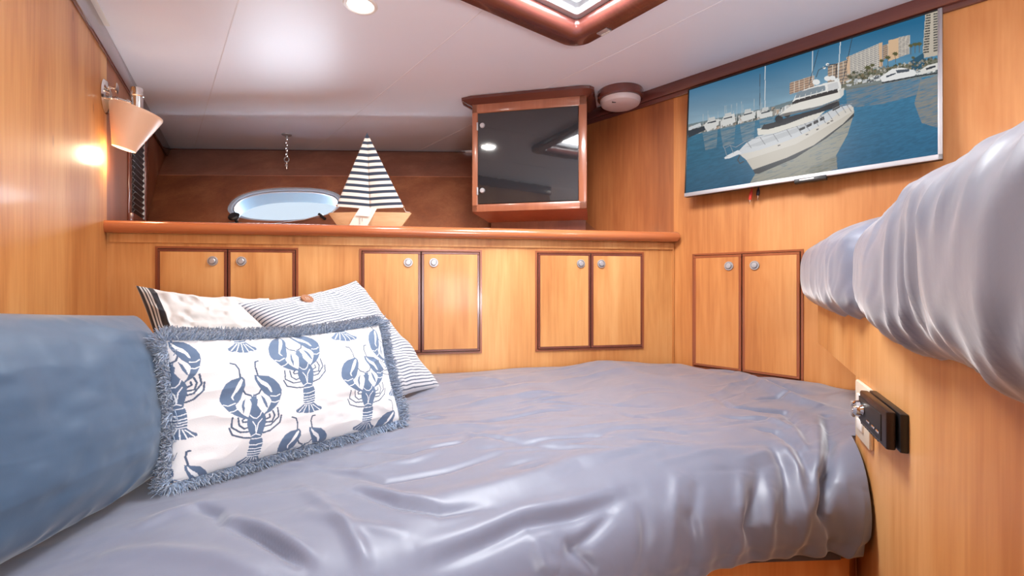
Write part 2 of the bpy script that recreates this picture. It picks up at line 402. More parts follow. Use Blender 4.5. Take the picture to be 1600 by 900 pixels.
# top trims
def trimbox(name, W, t0, t1, h, d, mat, off=0):
    bm = bmesh.new(); box(bm, t0, t1, -d, off, ZC-h, ZC, .004)
    o = bm_obj(name, bm, mat, None, True); o.matrix_world = W.M; return struct(o)
trimbox('trim_1', WL, -1.66, 1.5, .075, .012, M['mahog'])
trimbox('trim_2', WR, -1.3, 3.0, .045, .02, M['mahog'])
trimbox('trim_5', WR, -1.3, 3.0, .062, .008, M['mahog'])
o = trimbox('trim_3', WL, -1.66, -.09, .006, .026, M['white_plastic'])
WK = Wall((-2.09, 2.845), (1.79, .075))
wallbox('wall_hull', WK, -.05, 2.6, 1.86, ZC, M['cherry_rose'])
trimbox('trim_4', WK, 0, 1.8, .035, .02, M['mahog'])
# hull side inside the recess: a leaning band, then a steeper leaning panel with the portlight
def slab(name, a, b, c, d, mat, th=.02):
    a, b, c, d = [Vector(v) for v in (a, b, c, d)]; n = (b-a).cross(d-a).normalized()*th
    return mesh_obj(name, [a, b, c, d, a+n, b+n, c+n, d+n], [(3,2,1,0), (4,5,6,7), (0,1,5,4), (1,2,6,5), (2,3,7,6), (3,0,4,7)], mat)
yA, zA = 2.50, 1.655
pL = WL.w(1.10, -.002); pT = WL.w(1.505, -.002)
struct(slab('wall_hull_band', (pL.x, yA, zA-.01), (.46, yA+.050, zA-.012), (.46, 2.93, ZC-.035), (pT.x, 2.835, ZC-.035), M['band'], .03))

# ================================================================== SHELF
sh = empty('shelf', WB.w(0, 0, 1.28), WB.rz, 'long varnished ledge with a rounded front above the lockers', 'shelf')
shinv = sh.matrix_basis.inverted() if False else (Matrix.Translation(sh.location) @ Matrix.Rotation(WB.rz, 4, 'Z')).inverted()
poly = [WB.w(0.0, -.02), WB.w(LB, -.02), WB.w(LB, 0.0), WR.w(-.62, -.004), (-.3, 2.36, 0), WL.w(.92, -.004), WL.w(.02, -.004)]
poly = [(shinv @ Vector((p[0], p[1], 0)))[:2] for p in poly]
bm = bmesh.new(); prism(bm, poly, -.018, .018); bm_obj('ledge_top', bm, M['ledge'], sh)
bm = bmesh.new()
n = 40; pts = [(-.0+.0, -.021, 0)]+[((LB+.0)*i/n, -.021, 0) for i in range(1, n+1)]+[(LB+.004, -.0205, 0), (LB+.008, -.0195, 0)]
tube(bm, pts, [.0205]*(len(pts)-2)+[.018, .012], 20)
bm_obj('nosing', bm, M['ledge'], sh, True)
bm = bmesh.new(); box(bm, .01, LB-.005, -.006, 0, -.05, -.02, .001); bm_obj('apron', bm, M['cherry'], sh)

# ================================================================== LOCKERS
def knob_bm():
    bm = bmesh.new(); R = Matrix.Rotation(PI/2, 4, 'X')
    lathe(bm, [(.0, 0), (.0165, 0), (.0165, .003), (.0155, .0045), (.0125, .0045), (.0122, .002), (.0108, .002), (.0105, .007), (.0085, .009), (0, .0095)], 32, R)
    return bm
KN = knob_bm(); kme = None
def locker(W, t0, ts, t1, z0, z1, kz, label, group, kx=.034, lkx=None):
    e = empty('locker', W.w((t0+t1)/2, 0, z0), W.rz, label, 'locker', group)
    c = (t0+t1)/2; X0, X1, S = t0-c, t1-c, ts-c; H = z1-z0; y = -.0
    # thin mahogany surround
    bm = bmesh.new(); w = .007
    box(bm, X0-w, X1+w, -.004, .0, H, H+w); box(bm, X0-w, X1+w, -.004, 0, -w, 0)
    box(bm, X0-w, X0, -.004, 0, 0, H); box(bm, X1, X1+w, -.004, 0, 0, H)
    bm_obj('surround', bm, M['door_edge'], e)
    bx('opening', X0, X1, -.0012, 0, 0, H, M['dark_gap'], e)
    g = .0022
    for k, (a, b_) in enumerate(((X0+g, S-g/1.2), (S+g/1.2, X1-g))):
        d = bx('door', a+.009, b_-.009, -.0105, -.0015, g+.009, H-g-.009, M['cherry'] if W is WB else M['cherry_side'], e)
        bm = bmesh.new(); w2 = .0095
        box(bm, a, b_, -.0098, -.0015, H-g-w2, H-g, .0012, 1); box(bm, a, b_, -.0098, -.0015, g, g+w2, .0012, 1)
        box(bm, a, a+w2, -.0098, -.0015, g+w2, H-g-w2, .0012, 1); box(bm, b_-w2, b_, -.0098, -.0015, g+w2, H-g-w2, .0012, 1)
        bm_obj('edge_banding', bm, M['mahog_v'] if W is WB else M['door_edge'], d)
        kb = KN.copy(); ko = bm_obj('knob', kb, M['nickel'], d, True)
        ko.location = ((S-kx) if k == 0 else (S+kx), -.0105, kz-z0)
    return e
zt = 1.212; zb = .838
tt = lambda px: WB.t(px)
G = 'two-door lockers below the ledge'
locker(WB, tt(247), tt(357), tt(463), zb, zt, 1.170, 'two-door cherry locker at the left end below the ledge, behind the white pillow', G, .045)
locker(WB, tt(565), tt(658), tt(750), zb, zt, 1.170, 'two-door cherry locker, middle of three under the ledge, partly behind the striped pillow', G, .046)
locker(WB, tt(839), tt(922), tt(1003), zb, zt, 1.170, 'two-door cherry locker at the right end below the ledge, fully visible', G, .042)
tr = lambda px: WR.t(px)
locker(WR, tr(1085), tr(1160.5), tr(1252), .770, 1.202, 1.158, 'taller two-door cherry locker below the television, next to the corner', 'two-door locker on the right wall', .045)
# closing strip where the locker face meets the right wall
o = bx('trim_6', LB-.006, LB, -.004, 0, 0, 1.26, M['cherry_side']); o.matrix_world = WB.M; struct(o)

# ================================================================== LOUVRE in the recess
lt0, lt1 = WL.t(203), WL.t(219)
e = empty('louvre', WL.w((lt0+lt1)/2, 0, 1.33), WL.rz, 'tall dark louvred vent in a mahogany frame behind the wall lamp', 'vent')
wv = (lt1-lt0)/2; zl0, zl1 = .052, .40
bx('backing', -wv, wv, -.003, 0, zl0-.01, zl1, M['black_soft'], e)
bm = bmesh.new()
box(bm, -wv-.05, -wv, -.008, 0, 0, zl1+.04, .003); box(bm, wv+.008, wv+.06, -.02, 0, 0, zl1+.04, .005)
box(bm, -wv-.05, wv+.06, -.018, 0, 0, zl0-.01, .004); box(bm, -wv-.05, wv+.06, -.018, 0, zl1, zl1+.05, .004)
bm_obj('frame', bm, M['mahog_v'], e, True)
bx('white_edge', wv-.002, wv+.008, -.014, 0, zl0-.01, zl1, M['white_plastic'], e)
ns = 15
sl = None
for i in range(ns):
    z = zl0+.004+(zl1-zl0-.012)*i/(ns-1)
    if sl is None:
        bm = bmesh.new(); box(bm, -wv+.002, wv-.004, -.013, -.011, -.008, .008); box(bm, -wv+.002, wv-.004, -.0135, -.0125, .007, .009)
        sl = bm_obj('slat', bm, M['black'], e); sl.location = (0, 0, z); sl.rotation_euler = (.5, 0, 0)
    else:
        c = sl.copy(); COL.objects.link(c); c.location = (0, 0, z)
for i in range(ns-1):
    pass
bm = bmesh.new()
for i in range(ns):
    z = zl0+.004+(zl1-zl0-.012)*i/(ns-1); tube(bm, [(-wv+.003, -.009, z+.010), (wv-.004, -.0165, z+.001)], .0009, 5)
bm_obj('slat_edges', bm, M['nickel'], e)

# ================================================================== PORTLIGHT (leaning panel built as a plate with an oval hole)
NA = Vector((pL.x, yA, zA)); PB_y = 2.15
def panel_pt(x, t):      # t=0 bottom at ledge .. 1 top
    return Vector((x, PB_y+(yA-PB_y)*t, 1.297+(zA-1.297)*t))
e1 = Vector((1, .02, 0)).normalized(); e2 = (panel_pt(0, 1)-panel_pt(0, 0)).normalized(); e3 = e1.cross(e2).normalized()   # e3 points in/out
if e3.y > 0: e3 = -e3          # e3: into the room
PC = Vector((-1.13, 0, 0))
cy_t = .50; PC = panel_pt(-1.125, cy_t)
PM = Matrix(((e1.x, e2.x, e3.x, PC.x), (e1.y, e2.y, e3.y, PC.y), (e1.z, e2.z, e3.z, PC.z), (0, 0, 0, 1)))
def oval(a, b_, n=64, p=2.35):
    out = []
    for i in range(n):
        t = 2*PI*i/n; c, s_ = math.cos(t), math.sin(t)
        out.append((a*math.copysign(abs(c)**(2/p), c), b_*math.copysign(abs(s_)**(2/p), s_)))
    return out
A0, B0 = .292, .158
bm = bmesh.new()
hole = oval(A0-.015, B0-.015); n = len(hole)
Lx0, Lx1 = -.95, 1.60; Ly0, Ly1 = -.262, .242
outer = []
for i in range(n):
    t = 2*PI*i/n; c, s_ = math.cos(t), math.sin(t)
    k = min((Lx1 if c > 0 else -Lx0)/max(abs(c), 1e-9), (Ly1 if s_ > 0 else -Ly0)/max(abs(s_), 1e-9)); outer.append((c*k, s_*k))
for cx, cy in ((Lx1, Ly1), (Lx0, Ly1), (Lx0, Ly0), (Lx1, Ly0)):   # snap nearest to the corners
    j = min(range(n), key=lambda i: math.hypot(outer[i][0]-cx, outer[i][1]-cy)); outer[j] = (cx, cy)
hv = [bm.verts.new((x, y, 0)) for x, y in hole]; ov = [bm.verts.new((x, y, 0)) for x, y in outer]
for i in range(n): j = (i+1) % n; bm.faces.new((hv[i], hv[j], ov[j], ov[i]))
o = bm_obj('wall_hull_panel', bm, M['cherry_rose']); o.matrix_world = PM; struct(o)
so = o.modifiers.new('s', 'SOLIDIFY'); so.thickness = .02; so.offset = -1
win = empty('window_1'); win.matrix_world = PM; struct(win); win['label'] = 'oval portlight in a silver frame'
def ring(name, mat, prof, seg=64):
    bm = bmesh.new(); loops = [[bm.verts.new((x, y, z)) for x, y in oval(A0-ins, B0-ins, seg)] for ins, z in prof]
    for A, B in zip(loops, loops[1:]+loops[:1]):
        for k in range(seg): bm.faces.new((A[k], A[(k+1) % seg], B[(k+1) % seg], B[k]))
    return bm_obj(name, bm, mat, win, True)
ring('window_frame', M['alu'], [(0, 0), (0, .010), (.004, .014), (.030, .014), (.034, .011), (.034, 0), (.024, -.01), (.012, -.01), (.012, 0)])
ring('inner_ring', M['nickel'], [(.034, .0), (.034, .006), (.037, .008), (.041, .006), (.041, 0)])
ring('sealed_reveal', simple('pale_reveal', L(150, 178, 196), .4), [(.028, 0), (.028, -.070), (.022, -.070), (.022, 0)])
bm = bmesh.new(); g_ = [bm.verts.new((x, y, -.064)) for x, y in oval(A0-.025, B0-.025)]; bm.faces.new(g_)
m, nt, b = new_mat('clear_portlight_glass')
b.inputs['Base Color'].default_value = L(214, 226, 236); b.inputs['Roughness'].default_value = .1
tr_n = nt.nodes.new('ShaderNodeBsdfTransparent'); mx_n = nt.nodes.new('ShaderNodeMixShader'); mx_n.inputs[0].default_value = .88
nt.links.new(b.outputs[0], mx_n.inputs[1]); nt.links.new(tr_n.outputs[0], mx_n.inputs[2]); nt.links.new(mx_n.outputs[0], nt.nodes['Material Output'].inputs[0])
bm_obj('window_pane', bm, m, win)
for x in (-.125, .205-.06):
    bx('hinge', x-.028, x+.028, B0-.012, B0+.022, 0, .011, M['alu'], win, .002)
bm = bmesh.new()
for (xx) in (-.18,):
    lathe(bm, [(0, .05), (.020, .05), (.026, .044), (.026, .038), (.010, .030), (.007, .02), (.007, 0)], 24, Matrix.Translation((xx, -B0+.008, .01)))
bm_obj('clamp_knob', bm, M['black'], win, True)
bm = bmesh.new(); tube(bm, [(-.215, -B0+.0, .016), (-.15, -B0+.0, .016)], .006, 10); tube(bm, [(-.18, -B0-.02, .012), (-.18, -B0+.03, .02)], .005, 10)
bm_obj('clamp_bracket', bm, M['chrome'], win, True)
bm = bmesh.new(); tube(bm, [(-.02, -B0-.012, .02), (.14, -B0+.012, .03), (.22, -B0+.045, .035)], .004, 8)
bm_obj('stay_rod', bm, M['chrome'], win, True)
bm = bmesh.new(); tube(bm, [(.20, -B0+.05, .035), (.235, -B0+.02, .03)], .007, 8); bm_obj('stay_clamp', bm, M['black'], win, True)

# ================================================================== CEILING HOOK with chain
hx, hy = -1.24, 2.56
e = empty('ceiling_chain', (hx, hy, ZC), 0, 'short metal chain with a snap hook hanging from the ceiling above the portlight', 'chain')
bm = bmesh.new(); lathe(bm, [(0, 0), (.026, 0), (.026, -.004), (.018, -.008), (.006, -.011), (.006, -.018), (0, -.018)], 28); bm_obj('ceiling_plate', bm, M['nickel'], e, True)
z = -.014
lk = None
for i in range(7):
    bm = None
    if lk is None:
        bm = bmesh.new(); tube(bm, [(.0045*math.cos(a), 0, .0095*math.sin(a)) for a in [2*PI*k/14 for k in range(14)]], .0016, 6, closed=True)
        lk = bm_obj('link', bm, M['chrome'], e, True); lk.location = (0, 0, z-.008)
    else:
        c = lk.copy(); COL.objects.link(c); c.location = (0, 0, z-.008-.0155*i); c.rotation_euler = (0, 0, PI/2*(i % 2))
bm = bmesh.new(); tube(bm, [(.013*math.cos(a), 0, .013*math.sin(a)) for a in [2*PI*k/20 for k in range(20)]], .0028, 8, closed=True)
o = bm_obj('key_ring', bm, M['nickel'], e, True); o.location = (0, 0, -.138)
bm = bmesh.new(); lathe(bm, [(0, 0), (.006, -.002), (.007, -.010), (.005, -.016), (.008, -.022), (.008, -.042), (.004, -.048), (0, -.048)], 16)
tube(bm, [(0, 0, -.012), (-.012, 0, -.014)], .003, 8)
o = bm_obj('snap_hook', bm, M['chrome'], e, True); o.location = (0, 0, -.148)

# ================================================================== WALL LAMP
bt = WL.t(163)
e = empty('wall_lamp', WL.w(bt, 0, 1.70), WL.rz, 'chrome swing wall lamp with a cream cone shade on the left wall', 'lamp')
R = Matrix.Rotation(PI/2, 4, 'X')
bm = bmesh.new(); lathe(bm, [(0, 0), (.053, 0), (.055, .003), (.050, .008), (.032, .011), (.026, .016), (.012, .019), (0, .019)], 40, R); bm_obj('base', bm, M['chrome'], e, True)
bm = bmesh.new(); lathe(bm, [(0, 0), (.017, 0), (.018, .003), (.010, .006), (0, .006)], 24, Matrix.Translation((-.004, -.030, .032)) @ R); lathe(bm, [(0, 0), (.004, 0), (.004, .02), (0, .02)], 12, Matrix.Translation((-.004, -.012, .032)) @ R); bm_obj('switch_knob', bm, M['chrome'], e, True)
# arm goes out into the room
arm = (.0, -.072)
bm = bmesh.new(); tube(bm, [(0, -.015, .0), (arm[0], arm[1], -.008)], .0055, 12)
for f_ in (.22, .3, .75, .82): tube(bm, [(arm[0]*f_, -.015+(arm[1]+.015)*f_, -.008*f_), (arm[0]*(f_+.04), -.015+(arm[1]+.015)*(f_+.04), -.008*f_)], .009, 12)
bm_obj('arm', bm, M['chrome'], e, True)
bm = bmesh.new(); lathe(bm, [(0, .045), (.0155, .045), (.0165, .042), (.0165, .024), (.0185, .022), (.0185, .018), (.0165, .016), (.0160, -.04), (0, -.04)], 32, Matrix.Translation((arm[0], arm[1]-.012, 0)))
bm_obj('socket', bm, M['chrome'], e, True)
TM = Matrix.Translation((arm[0], arm[1]-.012, -.030)) @ Matrix.Rotation(WL.rz, 4, 'Z').inverted() @ Matrix.Rotation(math.radians(14), 4, 'Y') @ Matrix.Rotation(math.radians(-6), 4, 'X')
bm = bmesh.new(); lathe(bm, [(.068, .0), (.072, -.001), (.073, -.006), (.071, -.014), (.033, -.132), (.0315, -.136), (.029, -.132), (.066, -.012), (.067, -.004), (.068, 0)], 48, TM)
m, nt, b = new_mat('cream_lamp_shade'); b.inputs['Base Color'].default_value = L(226, 186, 156); b.inputs['Roughness'].default_value = .4
b.inputs['Subsurface Weight'].default_value = 0.0; b.inputs['Emission Color'].default_value = L(236, 190, 150); b.inputs['Emission Strength'].default_value = .12
nz = nt.nodes.new('ShaderNodeTexNoise'); nz.inputs['Scale'].default_value = 30; bpn = nt.nodes.new('ShaderNodeBump'); bpn.inputs['Strength'].default_value = .04; nt.links.new(nz.outputs[0], bpn.inputs['Height']); nt.links.new(bpn.outputs[0], b.inputs['Normal'])
sh_ = bm_obj('lamp_shade', bm, m, e, True)
bm = bmesh.new(); lathe(bm, [(0, -.03), (.012, -.04), (.018, -.07), (.015, -.10), (0, -.112)], 24, TM); bm_obj('bulb', bm, M['bulb'], e, True)
pl = D.lights.new('wall_lamp_light', 'POINT'); pl.energy = 1.6; pl.color = (1, .78, .52); pl.shadow_soft_size = .03
po = D.objects.new('wall_lamp_light', pl); COL.objects.link(po); po.location = e.matrix_basis @ (TM @ Vector((0, 0, -.165))) if False else (Matrix.Translation(e.location) @ Matrix.Rotation(WL.rz, 4, 'Z') @ TM @ Vector((0, 0, -.17)))

# ================================================================== CEILING DOWNLIGHTS
def downlight(x, y, label, first=True):
    e = empty('downlight', (x, y, ZC), 0, label, 'light', 'recessed ceiling downlights')
    bm = bmesh.new(); lathe(bm, [(.036, -.001), (.040, -.004), (.047, -.003), (.049, 0), (.036, .0), (.034, .004), (.036, -.001)], 40); bm_obj('trim_ring', bm, M['white_plastic'], e, True)
    bm = bmesh.new(); lathe(bm, [(.037, -.0016), (.02, -.003), (0, -.0035)], 32); bm_obj('lens', bm, M['lamp_on'], e, True)
    l = D.lights.new('downlight_glow', 'AREA'); l.shape = 'DISK'; l.size = .08; l.energy = LAMP_W; l.color = (1, .97, .92)
    o = D.objects.new('downlight_glow', l); COL.objects.link(o); o.location = (x, y, ZC-.008)
for i, (x, y) in enumerate(CEIL_LAMPS):
    downlight(x, y, ['small round lit downlight at the top of the photo over the bed'][0] if i == 0 else ['', 'added out-of-view downlight on the right of the ceiling above the upper berth', 'added out-of-view downlight on the ceiling straight above the viewer', 'added out-of-view downlight on the ceiling behind the upper berth', 'added out-of-view downlight nearest the aft wall'][i])

# ================================================================== ROUND DOME LAMP
dx, dy = .462, 1.985
e = empty('dome_light', (dx, dy, ZC), 0, 'round unlit ceiling dome light in a dark mahogany ring by the corner', 'light')
bm = bmesh.new(); lathe(bm, [(0, 0), (.094, 0), (.096, -.004), (.096, -.030), (.092, -.035), (.083, -.036), (.080, -.032), (0, -.030)], 56); bm_obj('mahogany_ring', bm, M['mahog'], e, True)
bm = bmesh.new(); lathe(bm, [(.084, -.034), (.084, -.045), (.079, -.056), (.066, -.063), (.04, -.067), (0, -.068)], 56); bm_obj('dome', bm, M['dome'], e, True)
bx('switch', -.046, -.030, -.052, -.046, -.0650, -.058, M['black'], e)

# ================================================================== HATCH
e = empty('deck_hatch', (0, 0, ZC)); e.rotation_euler = (0, 0, math.atan2(QX.y, QX.x)); tag(e, 'square deck hatch with a rounded mahogany frame in the ceiling', 'hatch')
def hp(ins, r0=.07): return rrect(HQ0+ins, HQ1-ins, HR0+ins, HR1-ins, max(r0-ins*.6, .012), 10)
ring_profile(hp, [(0, 0), (0, -.018), (.003, -.024), (.010, -.028), (.050, -.028), (.066, -.026), (.078, -.019), (.084, -.010), (.086, .0), (.086, .012), (.06, .012), (.06, 0)], 'mahogany_frame', M['mahog'], e)
ring_profile(hp, [(.083, .012), (.083, .055), (.110, .055), (.110, .018), (.106, .012)], 'metal_frame', M['nickel'], e)
ring_profile(hp, [(.075, .055), (.075, .10), (.065, .10), (.065, .055)], 'coaming', M['white_plastic'], e)
bm = bmesh.new(); bm.faces.new([bm.verts.new((x, y, .046)) for x, y in hp(.100)]); 
bm_obj('acrylic_lid', bm, M['hatch_glass'], e)
# small metal badge on the frame, with a row of bright marks
bdg = at_p = None
by = (CZ+0)
Yb = (ZC-.0285-CZ)*F/(HZ-50); bp_ = Vector(((944-800)/F*Yb, Yb, 0)); bq, br = bp_.dot(QX), bp_.dot(RX)
b_o = bx('badge', bq-.013, bq+.013, br-.020, br+.020, -.0305, -.0275, M['nickel'], e, .001)
bm = bmesh.new()
for i in range(4): box(bm, bq+.003, bq+.010, br-.017+i*.0088, br-.0105+i*.0088, -.0315, -.0303)
bm_obj('badge_marks', bm, M['paper_w'], b_o)
hl = area('hatch_daylight', (0, 0, 0), .36, HATCH_LIGHT, (.95, .98, 1.0)); c = qr((HQ0+HQ1)/2, (HR0+HR1)/2, ZC+.03); hl.location = c; hl.rotation_euler = (0, 0, math.atan2(QX.y, QX.x))

# ================================================================== CORNER CUPBOARD with smoked glass door
fl = Vector((-.176, 2.045, 0)); fr = Vector((.312, 1.940, 0))
WC = Wall((fl.x, fl.y), (fr.x-fl.x, fr.y-fl.y)); WW = (fr-fl).length
e = empty('corner_cupboard', WC.w(0, 0, 1.29), WC.rz, 'hanging mahogany corner cupboard with a smoked glass door', 'cupboard')
z0 = 1.405-1.29; z1 = ZC-1.29
inv = (Matrix.Translation(e.location) @ Matrix.Rotation(WC.rz, 4, 'Z')).inverted()
def lc(p): v = inv @ Vector((p[0], p[1], 0)); return (v.x, v.y)
# body from the front back into the corner
back_r = lc((WR.w(-.16, -.005).x, WR.w(-.16, -.005).y)); 
bodyp = [(.004, .02), (WW-.004, .02), (WW-.002, .06), lc((.335, 2.20)), lc((.02, 2.55)), (.03, .28)]
bm = bmesh.new(); prism(bm, bodyp, z0+.01, z1); bm_obj('body', bm, M['mahog_v'], e)
bm = bmesh.new()
a = [(.06, .10), (WW-.01, .10), lc((.32, 2.20)), lc((.02, 2.5)), (.09, .25)]
prism(bm, a, .012, z0+.012); bm_obj('lower_plinth', bm, M['mahog_v'], e)
# front underside slope
bm = bmesh.new(); vs = [(0, 0, z0), (WW, 0, z0), (WW, .10, z0-.035), (.05, .10, z0-.035), (0, .02, z0+.01), (WW, .02, z0+.01)]
v = [bm.verts.new(p) for p in vs]; bm.faces.new((v[0], v[1], v[2], v[3])); bm.faces.new((v[0], v[3], v[4])); bm.faces.new((v[1], v[5], v[2])); bm.faces.new((v[4], v[3], v[2], v[5]))
bm_obj('under_panel', bm, M['door_edge'], e)
w = .026; zt_ = z1-.028
m_ff = wood('cupboard_frame_wood', L(150, 90, 66), L(172, 108, 80), L(190, 126, 96), L(90, 40, 20), rough=.25, coat=.5, knots=False)
bm = bmesh.new()
box(bm, 0, w, 0, .022, z0, zt_, .004); box(bm, WW-w-.008, WW, 0, .022, z0, zt_, .004)
box(bm, 0, WW, 0, .022, z0, z0+.034, .004); box(bm, 0, WW, 0, .022, zt_-.045, zt_, .004)
bm_obj('face_frame', bm, m_ff, e, True)
dr = bx('glass_door', w+.002, WW-w-.010, -.001, .006, z0+.036, zt_-.047, M['smoke_glass'], e)
gh0, gh1 = z0+.036, zt_-.047
for zz in (gh0+.055, gh1-.055):
    bx('hinge', w-.004, w+.003, -.004, .004, zz-.017, zz+.017, M['nickel'], dr, .001)
    bm = bmesh.new(); lathe(bm, [(0, 0), (.0115, 0), (.0115, .003), (.009, .006), (0, .006)], 24, Matrix.Translation((w+.022, -.001, zz+.002)) @ R); bm_obj('hinge_cap', bm, M['nickel'], dr, True)
# crown moulding
bm = bmesh.new()
cp = [(-.055, .05), (-.045, -.008), (0, -.022), (WW-.02, -.03), (WW+.012, -.024), (WW+.030, 0), (WW+.034, .2), (.02, .3)]
cp2 = [(-.01, .05), (-.004, .006), (.01, 0), (WW-.02, -.004), (WW, 0), (WW+.004, .03), (WW+.006, .2), (.02, .3)]
a = [bm.verts.new((x, y, z1-.002)) for x, y in cp]; a2 = [bm.verts.new((x, y, z1-.014)) for x, y in cp]; c_ = [bm.verts.new((x, y, z1-.034)) for x, y in cp2]
n = len(cp); bm.faces.new(a)
for i in range(n): j = (i+1) % n; bm.faces.new((a[i], a[j], a2[j], a2[i])); bm.faces.new((a2[i], a2[j], c_[j], c_[i]))
bm.faces.new(c_[::-1]); bm_obj('crown_moulding', bm, M['mahog'], e, True)

# ================================================================== TELEVISION
tv = D.objects.new('television', None); COL.objects.link(tv)
tag(tv, 'flat television with a marina and white yacht on screen, on the right wall', 'television')
tv.location = (.9318, 1.5464, 1.6436); tv.rotation_mode = 'ZYX'
TW, TH = .735, .43
def Rm(yaw, tilt, roll):
    cr, sr = math.cos(roll), math.sin(roll); ct, st = math.cos(tilt), math.sin(tilt); cy, sy = math.cos(yaw), math.sin(yaw)
    A = np.array([[cr, 0, sr], [0, 1, 0], [-sr, 0, cr]]); B = np.array([[1, 0, 0], [0, ct, st], [0, -st, ct]]); C = np.array([[cy, sy, 0], [-sy, cy, 0], [0, 0, 1]])
    return (A@B@C).T
rm = Rm(-.8188, -.0898, .008)
mm = Matrix.Identity(4)
for i in range(3):
    for j in range(3): mm[i][j] = rm[i][j]
mm.translation = tv.location; tv.rotation_mode = 'XYZ'; tv.matrix_world = mm
bx('housing', -TW/2, TW/2, .001, .016, -TH/2, TH/2, M['black'], tv, .002)
bx('rear_cover', -.25, .25, .016, .034, -.19, .02, M['black_soft'], tv, .003)
bz = .010
bm = bmesh.new()
box(bm, -TW/2, TW/2, -.004, .002, -TH/2, -TH/2+.015, .0015); box(bm, TW/2-bz, TW/2, -.004, .002, -TH/2, TH/2, .0015)
bm_obj('lower_bezel', bm, M['nickel'], tv, True)
bm = bmesh.new()
box(bm, -TW/2, -TW/2+.005, -.0035, .002, -TH/2, TH/2, .001); box(bm, -TW/2, TW/2, -.0035, .002, TH/2-.005, TH/2, .001)
bm_obj('upper_bezel', bm, M['black'], tv, True)
lg = bx('sensor_bar', .03-.02, .10, -.006, .012, -TH/2-.010, -TH/2+.004, M['black'], tv, .002)
bx('badge_mark', .026, .066, -.0068, -.0058, -TH/2-.003, -TH/2+.001, M['white_plastic'], lg)
# picture
nu, nv = 620, 360
sx0, sx1, sz0, sz1 = -TW/2+.005, TW/2-bz, -TH/2+.015, TH/2-.005
U, V = np.meshgrid(np.linspace(0, 1, nu), np.linspace(0, 1, nv), indexing='ij'); U = U.ravel(); V = V.ravel()
P = np.stack([sx0+(sx1-sx0)*U, np.full_like(U, -.0015), sz0+(sz1-sz0)*V], 1)
scr = grid_obj('screen', P, nu, nv, M['screen'], tv)
hf = homog([(0, 1), (1, 1), (1, 0), (0, 0)], [(1075, 143), (1466, 17), (1466, 246), (1071, 300)])
X, Y = hf(U, V)
p = Paint(X, Y, (30, 105, 150))
hor = np.interp(X, [1070, 1205, 1245, 1320, 1475], [206, 172, 158, 132, 104])
sea = np.interp(X, [1070, 1120, 1205, 1245, 1320, 1475], [214, 203, 183, 166, 140, 119])
d = np.clip((hor-Y)/75, 0, 1)[:, None]
wr_ = np.clip((X-1070)/400, 0, 1)[:, None]
near = s2l((158, 180, 190))*(1-wr_)+s2l((92, 148, 178))*wr_; far = s2l((30, 100, 138))
p.C = near*(1-d**.7)+far*d**.7
p.C *= (1+.10*np.clip(fbm(X/60+Y/30, Y/14), -1, 1)[:, None]*(1-d))
wm = Y > sea
dw = np.clip((Y-sea)/110, 0, 1)[:, None]
wat = (s2l((52, 104, 128))*(1-wr_)+s2l((62, 124, 158))*wr_)*(1-dw)+(s2l((12, 72, 100))*(1-wr_)+s2l((40, 100, 134))*wr_)*dw
rip = fbm((X-.35*Y)/9, (Y+.28*X)/1.6, 3)
wat = wat*(1+.14*np.clip(rip, -1, 1)[:, None])
p.C[wm] = wat[wm]
def ripf(th): return lambda u, v: np.clip(.55+.45*fbm((u)/11, (v+.3*u)/1.3, 3)+th, 0, 1)*np.clip(1.15-.0*u, 0, 1)
# reflections
p.poly([(1438, 128), (1470, 118), (1470, 205), (1440, 196), (1428, 165)], (150, 138, 116), .75, ripf(.2))
p.poly([(1318, 142), (1440, 124), (1436, 150), (1380, 165), (1320, 172)], (136, 132, 124), .7, ripf(.0))
for x0_, y0_ in ((1095, 205), (1122, 200), (1152, 194), (1182, 188)): p.poly([(x0_, y0_), (x0_+24, y0_-5), (x0_+22, y0_+26), (x0_+5, y0_+30)], (150, 152, 146), .6, ripf(-.1))
# shoreline clutter
r2 = random.Random(3)
p.poly([(1070, 196), (1205, 168), (1262, 150), (1262, 162), (1205, 184), (1070, 214)], (96, 104, 100), .75)
p.poly([(1300, 130), (1475, 96), (1475, 118), (1300, 146)], (120, 118, 104), .8)
for k in range(420):
    x = r2.uniform(1072, 1250); yb = float(np.interp(x, [1070, 1120, 1205, 1245], [213, 202, 183, 166])); w_ = r2.uniform(1, 5); h_ = r2.uniform(2, 14)*(1 if x < 1205 else .6)
    c = r2.choice([(196, 196, 194), (90, 96, 92), (150, 146, 138), (60, 70, 66), (176, 150, 128), (220, 220, 218)])
    p.poly([(x, yb-h_), (x+w_, yb-h_-1), (x+w_, yb-r2.uniform(0, h_*.6)), (x, yb)], c, .8)
for k in range(16):
    x = r2.uniform(1085, 1200); yb = float(np.interp(x, [1070, 1205], [205, 180])); p.line([(x, yb), (x, yb-r2.uniform(12, 30))], .8, (170, 178, 180), .8)
p.line([(1191, 172), (1191, 105)], 1.1, (214, 216, 216)); p.line([(1183, 172), (1183, 118)], .9, (70, 80, 90))
for bxs in ([(1097, 197), (1103, 191), (1121, 187), (1120, 196), (1103, 207)], [(1123, 193), (1128, 183), (1144, 179), (1146, 192), (1127, 199)], [(1154, 186), (1160, 178), (1173, 175), (1176, 186), (1157, 192)], [(1180, 182), (1186, 176), (1203, 176), (1203, 183), (1184, 187)]):
    p.poly(bxs, (206, 206, 202)); cx_ = sum(q[0] for q in bxs)/5; cy_ = sum(q[1] for q in bxs)/5
    p.poly([(cx_-6, cy_-3), (cx_+7, cy_-6), (cx_+7, cy_-4), (cx_-6, cy_-1)], (60, 66, 72)); p.poly([(cx_-4, cy_-10), (cx_+5, cy_-12), (cx_+6, cy_-7), (cx_-5, cy_-5)], (190, 192, 190))
